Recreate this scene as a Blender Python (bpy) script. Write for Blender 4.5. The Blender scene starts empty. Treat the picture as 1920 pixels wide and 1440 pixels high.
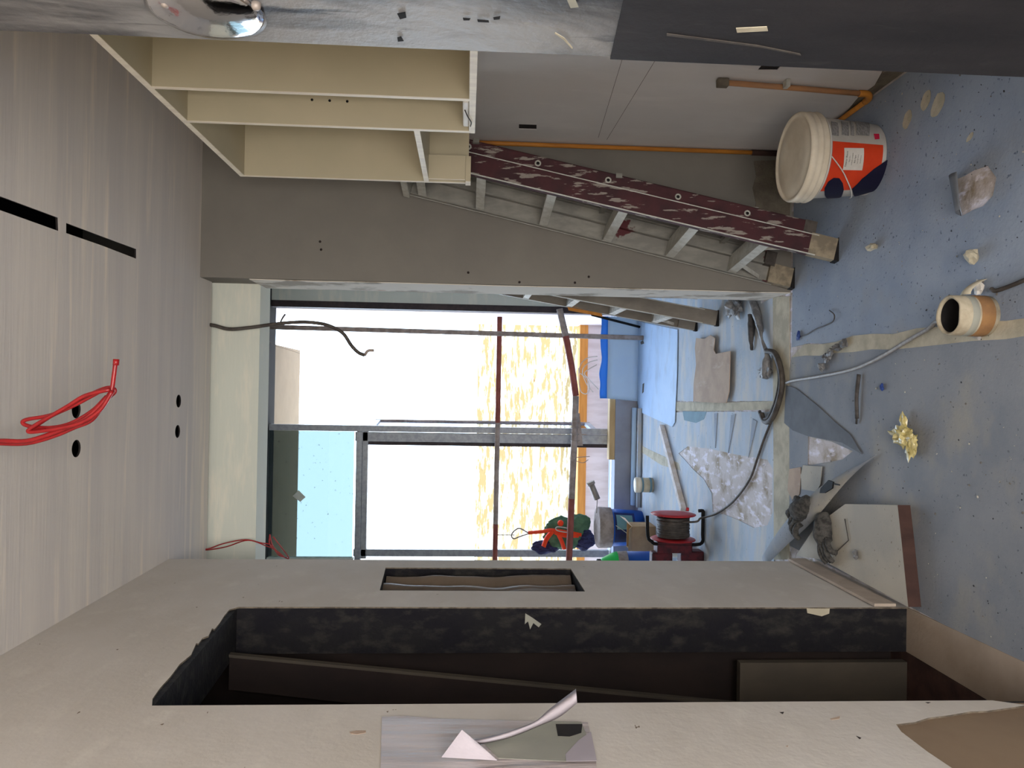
import bpy, bmesh, math, random
from mathutils import Vector, Matrix, noise
from mathutils.geometry import tessellate_polygon
random.seed(7)
C = bpy.context.scene.collection
S = bpy.context.scene
V = Vector

# ---------------------------------------------------------------- camera
CAMZ = 1.5
_Y = V((-86, 9, 1440)).normalized()
_D = V((24156, 422, 1440)).normalized()
_Z = -_D
_X = _Y.cross(_Z)
cam_data = bpy.data.cameras.new('camera')
cam_data.sensor_width = 36
cam_data.lens = 27.0
cam_data.clip_start = 0.02
cam = bpy.data.objects.new('camera', cam_data)
C.objects.link(cam)
right = V((_X[0], _Y[0], _Z[0])); down = V((_X[1], _Y[1], _Z[1])); fwd = V((_X[2], _Y[2], _Z[2]))
m = Matrix((right, -down, -fwd)).transposed().to_4x4()
m.translation = V((0, 0, CAMZ))
cam.matrix_world = m
S.camera = cam

# ---------------------------------------------------------------- light and exposure
def lin(c):
    return tuple((v / 255 / 12.92) if v / 255 <= 0.04045 else ((v / 255 + 0.055) / 1.055) ** 2.4 for v in c) + (1,)

w = bpy.data.worlds.new('world'); S.world = w; w.use_nodes = True
wn = w.node_tree.nodes; wl = w.node_tree.links
wbg = wn['Background']
wtc = wn.new('ShaderNodeTexCoord'); wsep = wn.new('ShaderNodeSeparateXYZ'); wr = wn.new('ShaderNodeValToRGB')
wl.new(wtc.outputs['Generated'], wsep.inputs[0]); wl.new(wsep.outputs['Z'], wr.inputs[0])
wr.color_ramp.elements[0].position = 0.0; wr.color_ramp.elements[0].color = (0.68, 0.84, 1.0, 1)
wr.color_ramp.elements[1].position = 0.8; wr.color_ramp.elements[1].color = (0.55, 0.72, 1.0, 1)
wl.new(wr.outputs[0], wbg.inputs[0])
wbg.inputs[1].default_value = 4.6

def light(name, kind, loc, target, energy, color, size=None, size_y=None, spread=None):
    d = bpy.data.lights.new(name, kind); o = bpy.data.objects.new(name, d); C.objects.link(o)
    o.location = loc
    o.rotation_euler = (V(target) - V(loc)).to_track_quat('-Z', 'Y').to_euler()
    d.energy = energy; d.color = color
    if kind == 'AREA':
        d.shape = 'RECTANGLE'; d.size = size; d.size_y = size_y or size
    return o
sun = light('sun', 'SUN', (0, -5, 12), (1.6, 9.0, 0), 3.6, (1.0, 0.96, 0.90))
sun.data.angle = 0.01
light('room_light', 'AREA', (0.05, -1.60, 1.25), (0.25, 1.2, 1.75), 88, (1.0, 0.955, 0.92), 1.5, 2.0)
por = light('window_portal', 'AREA', (-0.7, 6.86, 1.7), (-0.7, 0, 1.7), 1, (1, 1, 1), 3.2, 3.0)
por.data.cycles.is_portal = True
S.view_settings.view_transform = 'Standard'
S.view_settings.look = 'None'
S.view_settings.gamma = 1
S.view_settings.use_curve_mapping = False
S.view_settings.exposure = 0.93
S.cycles.max_bounces = 10
S.cycles.diffuse_bounces = 7
S.cycles.transparent_max_bounces = 12
S.cycles.use_denoising = True
S.cycles.sample_clamp_indirect = 8

# ---------------------------------------------------------------- photograph measurements to real planes
def ray(px, py):
    c = V((px - 960, py - 720, 1440))
    return V((c.dot(_X), c.dot(_Y), c.dot(_Z)))
def P(px, py, x=None, y=None, z=None):
    r = ray(px, py)
    t = x / r.x if x is not None else (y / r.y if y is not None else (z - CAMZ) / r.z)
    return V((r.x * t, r.y * t, r.z * t + CAMZ))
def F(px, py, z=0.004): return P(px, py, z=z)
def crop(pts, ox, oy, s): return [(ox + a / s, oy + b / s) for a, b in pts]
def PP(pts, **k): return [P(a, b, **k) for a, b in pts]

# ---------------------------------------------------------------- materials
def M(name, c1, c2=None, sc=(4, 4, 4), p=(0.4, 0.6), det=6, rough=0.8, metal=0.0, bump=0.0, bsc=60, spec=0.3,
      c3=None, sc3=(8, 8, 8), p3=(0.55, 0.65), trans=0, grain=0.0, c4=None, sc4=(30, 30, 30), p4=(.66, .7), ds=0.0):
    mt = bpy.data.materials.new(name); mt.use_nodes = True
    n = mt.node_tree.nodes; l = mt.node_tree.links
    b = n['Principled BSDF']
    b.inputs['Roughness'].default_value = rough; b.inputs['Metallic'].default_value = metal
    b.inputs['Specular IOR Level'].default_value = spec
    tc = n.new('ShaderNodeTexCoord')
    def nz(scale, detail=det, r=0.6, dist=0.0):
        mp = n.new('ShaderNodeMapping'); mp.inputs['Scale'].default_value = scale
        l.new(tc.outputs['Object'], mp.inputs[0])
        t = n.new('ShaderNodeTexNoise'); t.inputs['Scale'].default_value = 1; t.inputs['Detail'].default_value = detail
        t.inputs['Roughness'].default_value = r; t.inputs['Distortion'].default_value = dist
        l.new(mp.outputs[0], t.inputs['Vector']); return t.outputs['Fac']
    def ramp(src, a, bb):
        mr = n.new('ShaderNodeMapRange'); mr.inputs['From Min'].default_value = a; mr.inputs['From Max'].default_value = bb
        l.new(src, mr.inputs['Value']); return mr.outputs[0]
    def mix(f, a, bb):
        mx = n.new('ShaderNodeMix'); mx.data_type = 'RGBA'
        l.new(f, mx.inputs[0])
        if isinstance(a, tuple): mx.inputs[6].default_value = a
        else: l.new(a, mx.inputs[6])
        mx.inputs[7].default_value = bb; return mx.outputs[2]
    cur = lin(c1)
    if c2: cur = mix(ramp(nz(sc, dist=ds), *p), cur, lin(c2))
    if c3: cur = mix(ramp(nz(sc3), *p3), cur, lin(c3))
    if c4: cur = mix(ramp(nz(sc4, 3), *p4), cur, lin(c4))
    if isinstance(cur, tuple): b.inputs['Base Color'].default_value = cur
    else: l.new(cur, b.inputs['Base Color'])
    if bump:
        bp = n.new('ShaderNodeBump'); bp.inputs['Strength'].default_value = bump; bp.inputs['Distance'].default_value = 0.01
        bs = (bsc,) * 3 if not isinstance(bsc, tuple) else bsc
        l.new(nz(bs, 5), bp.inputs['Height']); l.new(bp.outputs[0], b.inputs['Normal'])
    if trans:
        out = n['Material Output']; tr = n.new('ShaderNodeBsdfTranslucent'); mx = n.new('ShaderNodeMixShader')
        mx.inputs[0].default_value = trans
        if isinstance(cur, tuple): tr.inputs[0].default_value = cur
        else: l.new(cur, tr.inputs[0])
        l.new(b.outputs[0], mx.inputs[1]); l.new(tr.outputs[0], mx.inputs[2]); l.new(mx.outputs[0], out.inputs[0])
    return mt
def glass(name, col, gloss=0.06):
    mt = bpy.data.materials.new(name); mt.use_nodes = True
    n = mt.node_tree.nodes; l = mt.node_tree.links
    n.remove(n['Principled BSDF'])
    t = n.new('ShaderNodeBsdfTransparent'); g = n.new('ShaderNodeBsdfGlossy'); mx = n.new('ShaderNodeMixShader')
    g.inputs['Roughness'].default_value = 0.03; mx.inputs[0].default_value = gloss
    tc = n.new('ShaderNodeTexCoord'); nt = n.new('ShaderNodeTexNoise'); nt.inputs['Scale'].default_value = 38; nt.inputs['Detail'].default_value = 2
    l.new(tc.outputs['Object'], nt.inputs['Vector'])
    mr = n.new('ShaderNodeMapRange'); mr.inputs['From Min'].default_value = .70; mr.inputs['From Max'].default_value = .75
    l.new(nt.outputs['Fac'], mr.inputs['Value'])
    cm = n.new('ShaderNodeMix'); cm.data_type = 'RGBA'; l.new(mr.outputs[0], cm.inputs[0])
    cm.inputs[6].default_value = col; cm.inputs[7].default_value = tuple(v * .45 for v in col[:3]) + (1,)
    l.new(cm.outputs[2], t.inputs[0])
    l.new(t.outputs[0], mx.inputs[1]); l.new(g.outputs[0], mx.inputs[2]); l.new(mx.outputs[0], n['Material Output'].inputs[0])
    return mt

m_ceil = M('ceiling_plaster', (196, 190, 184), (206, 199, 190), sc=(.5, 9, 1), p=(.42, .62), c3=(222, 211, 196), sc3=(1.2, 22, 1), p3=(.56, .70), rough=.9, bump=.12, bsc=(3, 60, 10))
m_wall = M('wall_plaster', (209, 203, 195), (201, 194, 184), sc=(1, 1.4, 2.5), c3=(213, 207, 197), sc3=(3, 7, 12), p3=(.56, .74), rough=.9, bump=.12, bsc=45, c4=(120, 104, 88), sc4=(20, 22, 45), p4=(.735, .755))
m_rwall = M('wall_grey_paint', (218, 214, 211), (208, 204, 201), sc=(2, 2, 1.2), c3=(222, 218, 214), sc3=(14, 14, 3), p3=(.6, .8), rough=.85, bump=.08, bsc=80)
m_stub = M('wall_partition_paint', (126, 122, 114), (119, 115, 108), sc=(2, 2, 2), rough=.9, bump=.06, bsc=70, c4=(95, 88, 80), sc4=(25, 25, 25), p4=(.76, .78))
m_bulk = M('bulkhead_skim', (205, 208, 196), (222, 218, 202), sc=(3, 3, 16), p=(.5, .7), rough=.85, bump=.1, bsc=(5, 5, 60))
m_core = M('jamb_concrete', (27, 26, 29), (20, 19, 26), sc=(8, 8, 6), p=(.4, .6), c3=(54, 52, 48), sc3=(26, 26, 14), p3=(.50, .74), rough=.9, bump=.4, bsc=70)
m_edge = M('board_edge', (120, 110, 96), (84, 76, 66), sc=(40, 40, 40), rough=.9)
m_slab = M('dark_void', (40, 36, 35), (32, 29, 29), sc=(4, 4, 4), rough=.95)
m_floor = M('floor_adhesive', (204, 196, 194), (158, 142, 120), sc=(7, 7, 7), p=(.48, .64), c3=(232, 228, 238), sc3=(26, 9, 10), p3=(.52, .62), rough=.8, bump=.35, bsc=50)
m_sheetA = M('sheet_blue_grey', (150, 160, 174), (136, 148, 166), sc=(3, 3, 3), c3=(150, 150, 148), sc3=(2.2, 1.5, 2), p3=(.52, .72), rough=.75, bump=.2, bsc=90, c4=(96, 106, 122), sc4=(70, 70, 70), p4=(.64, .7))
m_sheetB = M('sheet_dusty_grey', (142, 145, 150), (128, 133, 141), sc=(2.5, 2.5, 2), c3=(160, 156, 146), sc3=(1.8, 2.2, 2), p3=(.5, .66), rough=.8, bump=.2, bsc=90, c4=(102, 106, 114), sc4=(60, 60, 60), p4=(.66, .71))
m_sheetC = M('sheet_pale_blue', (172, 184, 198), (160, 172, 184), sc=(3, 5, 3), c3=(190, 188, 184), sc3=(3, 9, 3), p3=(.46, .62), rough=.7, bump=.2, bsc=60, c4=(132, 146, 162), sc4=(40, 40, 40), p4=(.67, .72))
m_dusty = M('dusty_board', (188, 182, 168), (172, 168, 158), sc=(3, 3, 3), rough=.9, bump=.15, bsc=120, c4=(140, 132, 118), sc4=(60, 60, 60), p4=(.68, .72))
m_brown = M('brown_board', (74, 52, 46), (58, 40, 36), sc=(12, 12, 4), rough=.8, bump=.1, bsc=60)
m_brownpaper = M('brown_backing', (142, 122, 100), (132, 112, 92), sc=(3, 3, 3), rough=.9)
m_pinkboard = M('pink_tile', (182, 168, 154), (170, 156, 142), sc=(8, 8, 8), rough=.8)
m_cabface = M('cabinet_olive', (184, 174, 148), (179, 170, 144), sc=(3, 3, 3), rough=.6)
m_cabedge = M('cabinet_edge', (236, 226, 204), (222, 210, 190), sc=(8, 40, 8), rough=.5)
m_pillar = M('dark_boarding', (66, 64, 64), (132, 130, 128), sc=(6, 6, 1.6), p=(.45, .62), ds=1.0, c3=(40, 38, 42), sc3=(22, 22, 3.0), p3=(.56, .66), c4=(160, 158, 150), sc4=(16, 16, 9), p4=(.64, .74), rough=.5, spec=.5, bump=.25, bsc=35)
m_pillow = M('column_dark', (48, 46, 48), (36, 35, 38), sc=(6, 6, 1.6), c3=(60, 58, 58), sc3=(30, 30, 6), p3=(.6, .7), c4=(150, 146, 136), sc4=(22, 22, 12), p4=(.74, .77), rough=.7, spec=.2, bump=.2, bsc=35)  # near-black tone for the lower part of the column
m_chrome = M('chrome', (225, 225, 228), rough=.10, metal=1.0, bump=.10, bsc=12)
m_alu = M('aluminium', (168, 170, 172), (150, 152, 156), sc=(30, 30, 30), rough=.5, metal=.25)
m_darkframe = M('dark_frame', (62, 50, 50), (48, 40, 42), sc=(20, 20, 20), rough=.6)
m_maroon = M('chipped_maroon', (72, 36, 40), (58, 32, 36), sc=(9, 9, 9), c3=(140, 132, 124), sc3=(46, 46, 8), p3=(.575, .60), rough=.6, metal=.1, bump=.1)
m_lgrey = M('ladder_grey', (142, 140, 132), (124, 122, 116), sc=(20, 20, 8), rough=.55, metal=.2, c3=(84, 36, 40), sc3=(4.5, 4.5, 4.0), p3=(.63, .65))
m_lstep = M('ladder_step', (196, 196, 188), (178, 176, 166), sc=(30, 30, 30), rough=.55, metal=.15)
m_lfoot = M('ladder_foot', (150, 138, 116), (120, 110, 94), sc=(25, 25, 25), rough=.8)
m_lalu = M('weathered_aluminium', (132, 124, 112), (116, 108, 98), sc=(10, 10, 5), rough=.5, metal=.2)
m_lwhite = M('ladder_splashed_step', (215, 208, 196), (180, 172, 158), sc=(30, 30, 30), rough=.6)
m_orange = M('orange_conduit', (200, 132, 52), (180, 116, 48), sc=(20, 20, 6), rough=.5)
m_conduit = M('dusty_orange_conduit', (176, 128, 88), (158, 118, 88), sc=(20, 20, 8), rough=.7)
m_mortar = M('mortar', (104, 96, 84), (122, 114, 100), sc=(16, 16, 16), rough=.95, bump=.6, bsc=70)
m_white = M('white_plastic', (220, 216, 208), (206, 200, 190), sc=(10, 10, 10), rough=.5)
m_lid = M('lid_plastic', (226, 216, 196), (212, 200, 178), sc=(9, 9, 9), rough=.5)
m_red = M('label_orange', (214, 66, 28), (204, 58, 24), sc=(10, 10, 10), rough=.5)
m_navy = M('label_navy', (22, 20, 46), rough=.5)
m_pink = M('label_crimson', (196, 30, 66), rough=.5)
m_print = M('print_grey', (150, 148, 146), (120, 118, 118), sc=(90, 90, 200), p=(.45, .55), rough=.6)
m_black = M('black_rubber', (24, 23, 24), (31, 29, 29), sc=(30, 30, 30), rough=.75, spec=.15)
m_cable = M('grey_cable', (158, 156, 154), (142, 138, 134), sc=(40, 40, 40), rough=.5)
m_dkcable = M('dark_cable', (62, 56, 52), (82, 76, 70), sc=(30, 30, 30), rough=.6)
m_redcable = M('red_cable', (158, 28, 30), (140, 22, 26), sc=(30, 30, 30), rough=.35, spec=.5)
m_bag = M('grey_film', (134, 134, 134), (96, 96, 98), sc=(20, 20, 20), rough=.35, bump=.5, bsc=60)
m_card = M('cardboard', (190, 168, 148), (176, 154, 136), sc=(6, 6, 6), rough=.9, c3=(206, 192, 178), sc3=(10, 3, 3), p3=(.58, .75))
m_cardbox = M('box_cardboard', (188, 156, 116), (172, 140, 102), sc=(6, 6, 6), rough=.9)
m_tube = M('tube_board', (186, 176, 154), (160, 148, 126), sc=(16, 16, 16), rough=.9, bump=.2)
m_tubeb = M('tube_brown_band', (150, 112, 72), (134, 100, 68), sc=(20, 20, 20), rough=.9)
m_blue = M('blue_board', (176, 202, 232), (168, 196, 228), sc=(5, 5, 5), rough=.6, c3=(160, 180, 206), sc3=(3, 6, 3), p3=(.5, .7))
m_blueT = M('blue_translucent', (70, 150, 225), rough=.5, trans=.35)
m_bluemid = M('blue_mid', (178, 206, 236), (182, 210, 238), sc=(6, 6, 6), rough=.6)
m_slate = M('slate_sheet', (96, 100, 106), (108, 112, 118), sc=(8, 8, 8), rough=.8)
m_sill = M('sill_screed', (166, 150, 134), (154, 138, 122), sc=(4, 4, 4), rough=.9, bump=.15, bsc=60)
m_jamb = M('jamb_skim', (204, 196, 184), (150, 140, 126), sc=(4, 4, 3.5), p=(.52, .60), c3=(168, 132, 104), sc3=(9, 9, 3), p3=(.64, .68), rough=.9)
m_curb = M('curb_paint', (150, 155, 168), (142, 146, 158), sc=(6, 6, 6), rough=.8)
m_recess_shade = M('recess_shade', (44, 38, 36), (30, 27, 27), sc=(30, 30, 30), rough=.95)  # near-black for shade painted into sockets and ceiling openings
m_seam = M('seam_dust', (196, 188, 166), (172, 164, 144), sc=(10, 10, 10), rough=.9, bump=.2)
m_teal = M('teal_sheet', (96, 128, 142), (104, 138, 152), sc=(10, 10, 10), rough=.7)
m_glove = M('grey_glove', (92, 90, 86), (58, 57, 56), sc=(50, 50, 50), rough=.95, bump=.6, bsc=160)
m_yellow = M('yellow_film', (206, 194, 140), (186, 172, 112), sc=(30, 30, 30), rough=.3, spec=.6)
m_paper = M('white_paper', (180, 173, 180), (168, 161, 168), sc=(6, 6, 6), rough=.85)
m_film = M('wrinkled_film', (184, 174, 172), (166, 155, 152), sc=(4, 22, 3), p=(.42, .62), rough=.5, bump=.9, bsc=(6, 34, 4), spec=.5)
m_greypatch = M('grey_patch', (158, 158, 146), (148, 148, 138), sc=(5, 5, 5), rough=.9)
m_blackfilm = M('brown_black_film', (112, 98, 84), (96, 84, 72), sc=(4, 4, 4), rough=.45, spec=.4)
m_rust = M('red_brown_pole', (150, 84, 74), (134, 72, 64), sc=(12, 12, 12), rough=.7)
m_mud = M('cement_splashed_pole', (168, 154, 146), (140, 126, 118), sc=(16, 16, 16), rough=.9, bump=.3)
m_batten = M('white_batten', (222, 218, 218), (198, 188, 178), sc=(14, 14, 14), rough=.8)
m_wood = M('pine_wood', (196, 168, 124), (182, 154, 110), sc=(3, 30, 30), rough=.8)
m_timber = M('orange_timber', (206, 140, 66), (190, 126, 58), sc=(3, 30, 30), rough=.8)
m_parapet = M('pink_plaster', (222, 210, 206), (206, 192, 186), sc=(12, 5, 2), rough=.9)
m_soffit = M('beige_soffit', (158, 140, 116), (152, 135, 112), sc=(5, 5, 5), rough=.9)
m_extwhite = M('outside_white', (246, 244, 240), rough=.9)
m_ext = M('stained_render', (206, 200, 184), (112, 94, 60), sc=(1.8, 1, 9), p=(.34, .50), det=9, c3=(216, 210, 196), sc3=(3.2, 1, 18), p3=(.50, .60), c4=(90, 66, 40), sc4=(9, 9, 40), p4=(.62, .70), rough=.9)
m_sidewall = M('outside_side_wall', (226, 216, 218), (208, 194, 196), sc=(14, 9, 3), rough=.9)
m_green = M('green_fabric', (92, 128, 98), (72, 104, 80), sc=(14, 14, 14), rough=.8, bump=.3)
m_hiviz = M('orange_strap', (250, 78, 30), (244, 66, 26), sc=(20, 20, 20), rough=.6)
m_navyf = M('navy_fabric', (46, 46, 74), (60, 62, 100), sc=(60, 60, 20), p=(.48, .52), rough=.9)
m_steel = M('dull_steel', (150, 140, 132), rough=.5, metal=.3)
m_bblue = M('bucket_blue', (24, 84, 172), (20, 76, 160), sc=(6, 6, 6), rough=.5)
m_bdark = M('bucket_label_dark', (30, 34, 62), (26, 44, 110), sc=(4, 4, 4), rough=.6)
m_blabel = M('bucket_label_teal', (108, 146, 152), rough=.6)
m_grn = M('green_plastic', (40, 200, 84), rough=.4)
m_redp = M('red_plastic', (178, 44, 48), (160, 36, 42), sc=(20, 20, 20), rough=.45)
m_ruby = M('dark_red_plastic', (92, 26, 34), (56, 22, 30), sc=(20, 20, 20), rough=.6)
m_tint = glass('tinted_glass', (0.34, 0.385, 0.38, 1))
m_clear = glass('clear_glass', (0.80, 0.85, 0.95, 1), .15)
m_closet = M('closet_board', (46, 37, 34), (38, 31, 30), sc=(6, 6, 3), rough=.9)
m_closetp = M('closet_panel', (84, 77, 67), (76, 70, 62), sc=(6, 6, 3), rough=.8)
m_debris = M('plaster_crumbs', (190, 184, 172), (120, 114, 108), sc=(9, 9, 9), p=(.48, .52), rough=.9)
m_dkdebris = M('dark_crumbs', (60, 60, 66), rough=.9)
m_stick = M('dusty_black_strip', (84, 80, 78), (60, 57, 56), sc=(30, 30, 30), rough=.7)
m_bluebit = M('blue_scrap', (42, 66, 132), rough=.6)

# ---------------------------------------------------------------- mesh helpers
def prism_into(bm, outer, vec, holes=(), mi=0, mi_side=None):
    """closed solid: flat outline (3D points) with holes, pushed along vec"""
    vec = V(vec); nrm = vec.normalized()
    a = nrm.orthogonal().normalized(); b = nrm.cross(a)
    loops = [list(outer)] + [list(h) for h in holes]
    flat = [[V((p.dot(a), p.dot(b), 0)) for p in lp] for lp in loops]
    tris = tessellate_polygon(flat)
    pts = [p for lp in loops for p in lp]
    v0 = [bm.verts.new(p) for p in pts]; v1 = [bm.verts.new(p + vec) for p in pts]
    for t in tris:
        if len(set(t)) < 3: continue
        try:
            f = bm.faces.new([v0[i] for i in t]); f.material_index = mi
            f = bm.faces.new([v1[i] for i in reversed(t)]); f.material_index = mi
        except ValueError: pass
    k = 0
    for lp in loops:
        n = len(lp)
        for i in range(n):
            j = (i + 1) % n
            try:
                f = bm.faces.new((v0[k + i], v0[k + j], v1[k + j], v1[k + i])); f.material_index = mi if mi_side is None else mi_side
            except ValueError: pass
        k += n
def box_into(bm, lo, hi, R=None, o=None, mi=0):
    lo, hi = V(lo), V(hi)
    cs = [V((x, y, z)) for x in (lo.x, hi.x) for y in (lo.y, hi.y) for z in (lo.z, hi.z)]
    if R is not None: cs = [R @ c for c in cs]
    if o is not None: cs = [c + V(o) for c in cs]
    v = [bm.verts.new(c) for c in cs]
    for q in ((0, 1, 3, 2), (4, 6, 7, 5), (0, 4, 5, 1), (2, 3, 7, 6), (0, 2, 6, 4), (1, 5, 7, 3)):
        f = bm.faces.new([v[i] for i in q]); f.material_index = mi
def smooth_pts(pts, n=6, closed=False):
    pts = [V(p) for p in pts]; out = []; L = len(pts)
    if L < 3: return pts
    rng = L if closed else L - 1
    for i in range(rng):
        p1, p2 = pts[i], pts[(i + 1) % L]
        p0 = pts[i - 1] if (i > 0 or closed) else p1 * 2 - p2
        p3 = pts[(i + 2) % L] if (i + 2 < L or closed) else p2 * 2 - p1
        for k in range(n):
            t = k / n
            out.append(.5 * ((2 * p1) + (p2 - p0) * t + (2 * p0 - 5 * p1 + 4 * p2 - p3) * t * t + (3 * p1 - p0 - 3 * p2 + p3) * t ** 3))
    if not closed: out.append(pts[-1])
    return out
def tube_into(bm, pts, r, seg=8, sm=6, mi=0, closed=False, flat=1.0):
    pts = smooth_pts(pts, sm, closed) if sm > 1 else [V(p) for p in pts]
    n = len(pts); rings = []; up = None
    for i, p in enumerate(pts):
        if closed: d = pts[(i + 1) % n] - pts[i - 1]
        else: d = pts[min(i + 1, n - 1)] - pts[max(i - 1, 0)]
        if d.length < 1e-9: d = V((0, 0, 1))
        d.normalize()
        if up is None: up = d.orthogonal().normalized()
        up = (up - d * up.dot(d))
        if up.length < 1e-6: up = d.orthogonal()
        up.normalize(); s = d.cross(up)
        rr = r(i / max(1, n - 1)) if callable(r) else r
        rings.append([bm.verts.new(p + (up * math.cos(a) + s * math.sin(a) * flat) * rr) for a in [2 * math.pi * k / seg for k in range(seg)]])
    for i in range(n if closed else n - 1):
        A, B = rings[i], rings[(i + 1) % n]
        for k in range(seg):
            f = bm.faces.new((A[k], A[(k + 1) % seg], B[(k + 1) % seg], B[k])); f.smooth = True; f.material_index = mi
    if not closed:
        for rg in (rings[0][::-1], rings[-1]):
            f = bm.faces.new(rg); f.material_index = mi
def lathe_into(bm, prof, o, seg=32, axis=V((0, 0, 1)), mi=0, smooth=True):
    """closed profile list of (radius, height)"""
    o = V(o); axis = V(axis).normalized(); a = axis.orthogonal().normalized(); b = axis.cross(a)
    rings = []
    for r, h in prof:
        if r < 1e-6: rings.append([bm.verts.new(o + axis * h)])
        else: rings.append([bm.verts.new(o + axis * h + (a * math.cos(t) + b * math.sin(t)) * r) for t in [2 * math.pi * k / seg for k in range(seg)]])
    for A, B in zip(rings, rings[1:]):
        for k in range(seg):
            k2 = (k + 1) % seg
            if len(A) == 1 and len(B) == 1: continue
            if len(A) == 1: f = bm.faces.new((A[0], B[k2], B[k]))
            elif len(B) == 1: f = bm.faces.new((A[k], A[k2], B[0]))
            else: f = bm.faces.new((A[k], A[k2], B[k2], B[k]))
            f.smooth = smooth; f.material_index = mi
def crumple_into(bm, c, size, seed=0, sub=3, amp=.35, freq=2.2, mi=0, smooth=False):
    r = bmesh.ops.create_icosphere(bm, subdivisions=sub, radius=1)
    off = V((seed * 3.7, seed * 1.3, seed * 5.1))
    for v in r['verts']:
        d = noise.noise(v.co * freq + off) + .5 * noise.noise(v.co * freq * 2.3 + off)
        v.co = v.co * (1 + amp * d)
        v.co = V((v.co.x * size[0], v.co.y * size[1], v.co.z * size[2])) + V(c)
    for f in {f for v in r['verts'] for f in v.link_faces}:
        f.smooth = smooth; f.material_index = mi
def grid_into(bm, fn, nu, nv, thick=None, mi=0, smooth=True):
    """surface fn(u,v) for u,v in 0..1, given thickness along thick"""
    A = [[bm.verts.new(fn(i / nu, j / nv)) for j in range(nv + 1)] for i in range(nu + 1)]
    def skin(G, flip):
        for i in range(nu):
            for j in range(nv):
                q = (G[i][j], G[i + 1][j], G[i + 1][j + 1], G[i][j + 1])
                f = bm.faces.new(q[::-1] if flip else q); f.smooth = smooth; f.material_index = mi
    skin(A, False)
    if thick is not None:
        B = [[bm.verts.new(v.co + V(thick)) for v in row] for row in A]
        skin(B, True)
        bd = [(i, 0) for i in range(nu)] + [(nu, j) for j in range(nv)] + [(i, nv) for i in range(nu, 0, -1)] + [(0, j) for j in range(nv, 0, -1)]
        for k in range(len(bd)):
            (i, j), (i2, j2) = bd[k], bd[(k + 1) % len(bd)]
            bm.faces.new((A[i2][j2], A[i][j], B[i][j], B[i2][j2])).material_index = mi
def tag(o, label=None, cat=None, group=None, kind=None):
    if label: o['label'] = label
    if cat: o['category'] = cat
    if group: o['group'] = group
    if kind: o['kind'] = kind
    return o
def obj(name, bm, mats, parent=None, bevel=0.0, keep_origin=False):
    mats = mats if isinstance(mats, (list, tuple)) else [mats]
    bmesh.ops.remove_doubles(bm, verts=bm.verts, dist=1e-6)
    bmesh.ops.recalc_face_normals(bm, faces=bm.faces)
    if parent is not None: org = V(parent['_w']) if '_w' in parent else V((0, 0, 0))
    elif keep_origin: org = V((0, 0, 0))
    else:
        xs = [v.co for v in bm.verts]
        org = V(((min(p.x for p in xs) + max(p.x for p in xs)) / 2, (min(p.y for p in xs) + max(p.y for p in xs)) / 2, min(p.z for p in xs)))
    for v in bm.verts: v.co -= org
    me = bpy.data.meshes.new(name); bm.to_mesh(me); bm.free()
    for mt in mats: me.materials.append(mt)
    o = bpy.data.objects.new(name, me); C.objects.link(o)
    if parent is not None:
        o.parent = parent; o['_w'] = tuple(org)
    else:
        o.location = org; o['_w'] = tuple(org)
    if bevel:
        md = o.modifiers.new('bevel', 'BEVEL'); md.width = bevel; md.segments = 2; md.limit_method = 'ANGLE'
    return o
def empty(name, loc, label=None, cat=None, group=None, kind=None):
    o = bpy.data.objects.new(name, None); C.objects.link(o); o.location = loc; o['_w'] = tuple(loc); o.empty_display_size = .05
    return tag(o, label, cat, group, kind)
def struct(name, bm, mats, **k):
    return tag(obj(name, bm, mats, keep_origin=True, **k), kind='structure')
def B_(): return bmesh.new()
def box(name, lo, hi, mats, parent=None, bevel=0.0, **k):
    bm = B_(); box_into(bm, lo, hi, **k); return obj(name, bm, mats, parent, bevel)
def prism(name, outer, vec, mats, parent=None, holes=(), **k):
    bm = B_(); prism_into(bm, outer, vec, holes, **k); return obj(name, bm, mats, parent)
def tube(name, pts, r, mats, parent=None, **k):
    bm = B_(); tube_into(bm, pts, r, **k); return obj(name, bm, mats, parent)
def lathe(name, prof, o, mats, parent=None, **k):
    bm = B_(); lathe_into(bm, prof, o, **k); return obj(name, bm, mats, parent)
def beam(bm, a, b, wv, hv, mi=0):
    """bar from a to b, cross-section spanned by the vectors wv and hv"""
    a, b, wv, hv = V(a), V(b), V(wv), V(hv)
    prism_into(bm, [a, a + wv, a + wv + hv, a + hv], b - a, mi=mi)

# ---------------------------------------------------------------- planes of the place
XL, XLI, XR, YS, ZC, YW = -0.71, -0.86, 1.13, 3.49, 2.69, 6.80

# floor
bm = B_(); box_into(bm, (-3.0, -1.7, -.12), (1.28, 6.95, 0)); struct('floor', bm, m_floor)

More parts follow.
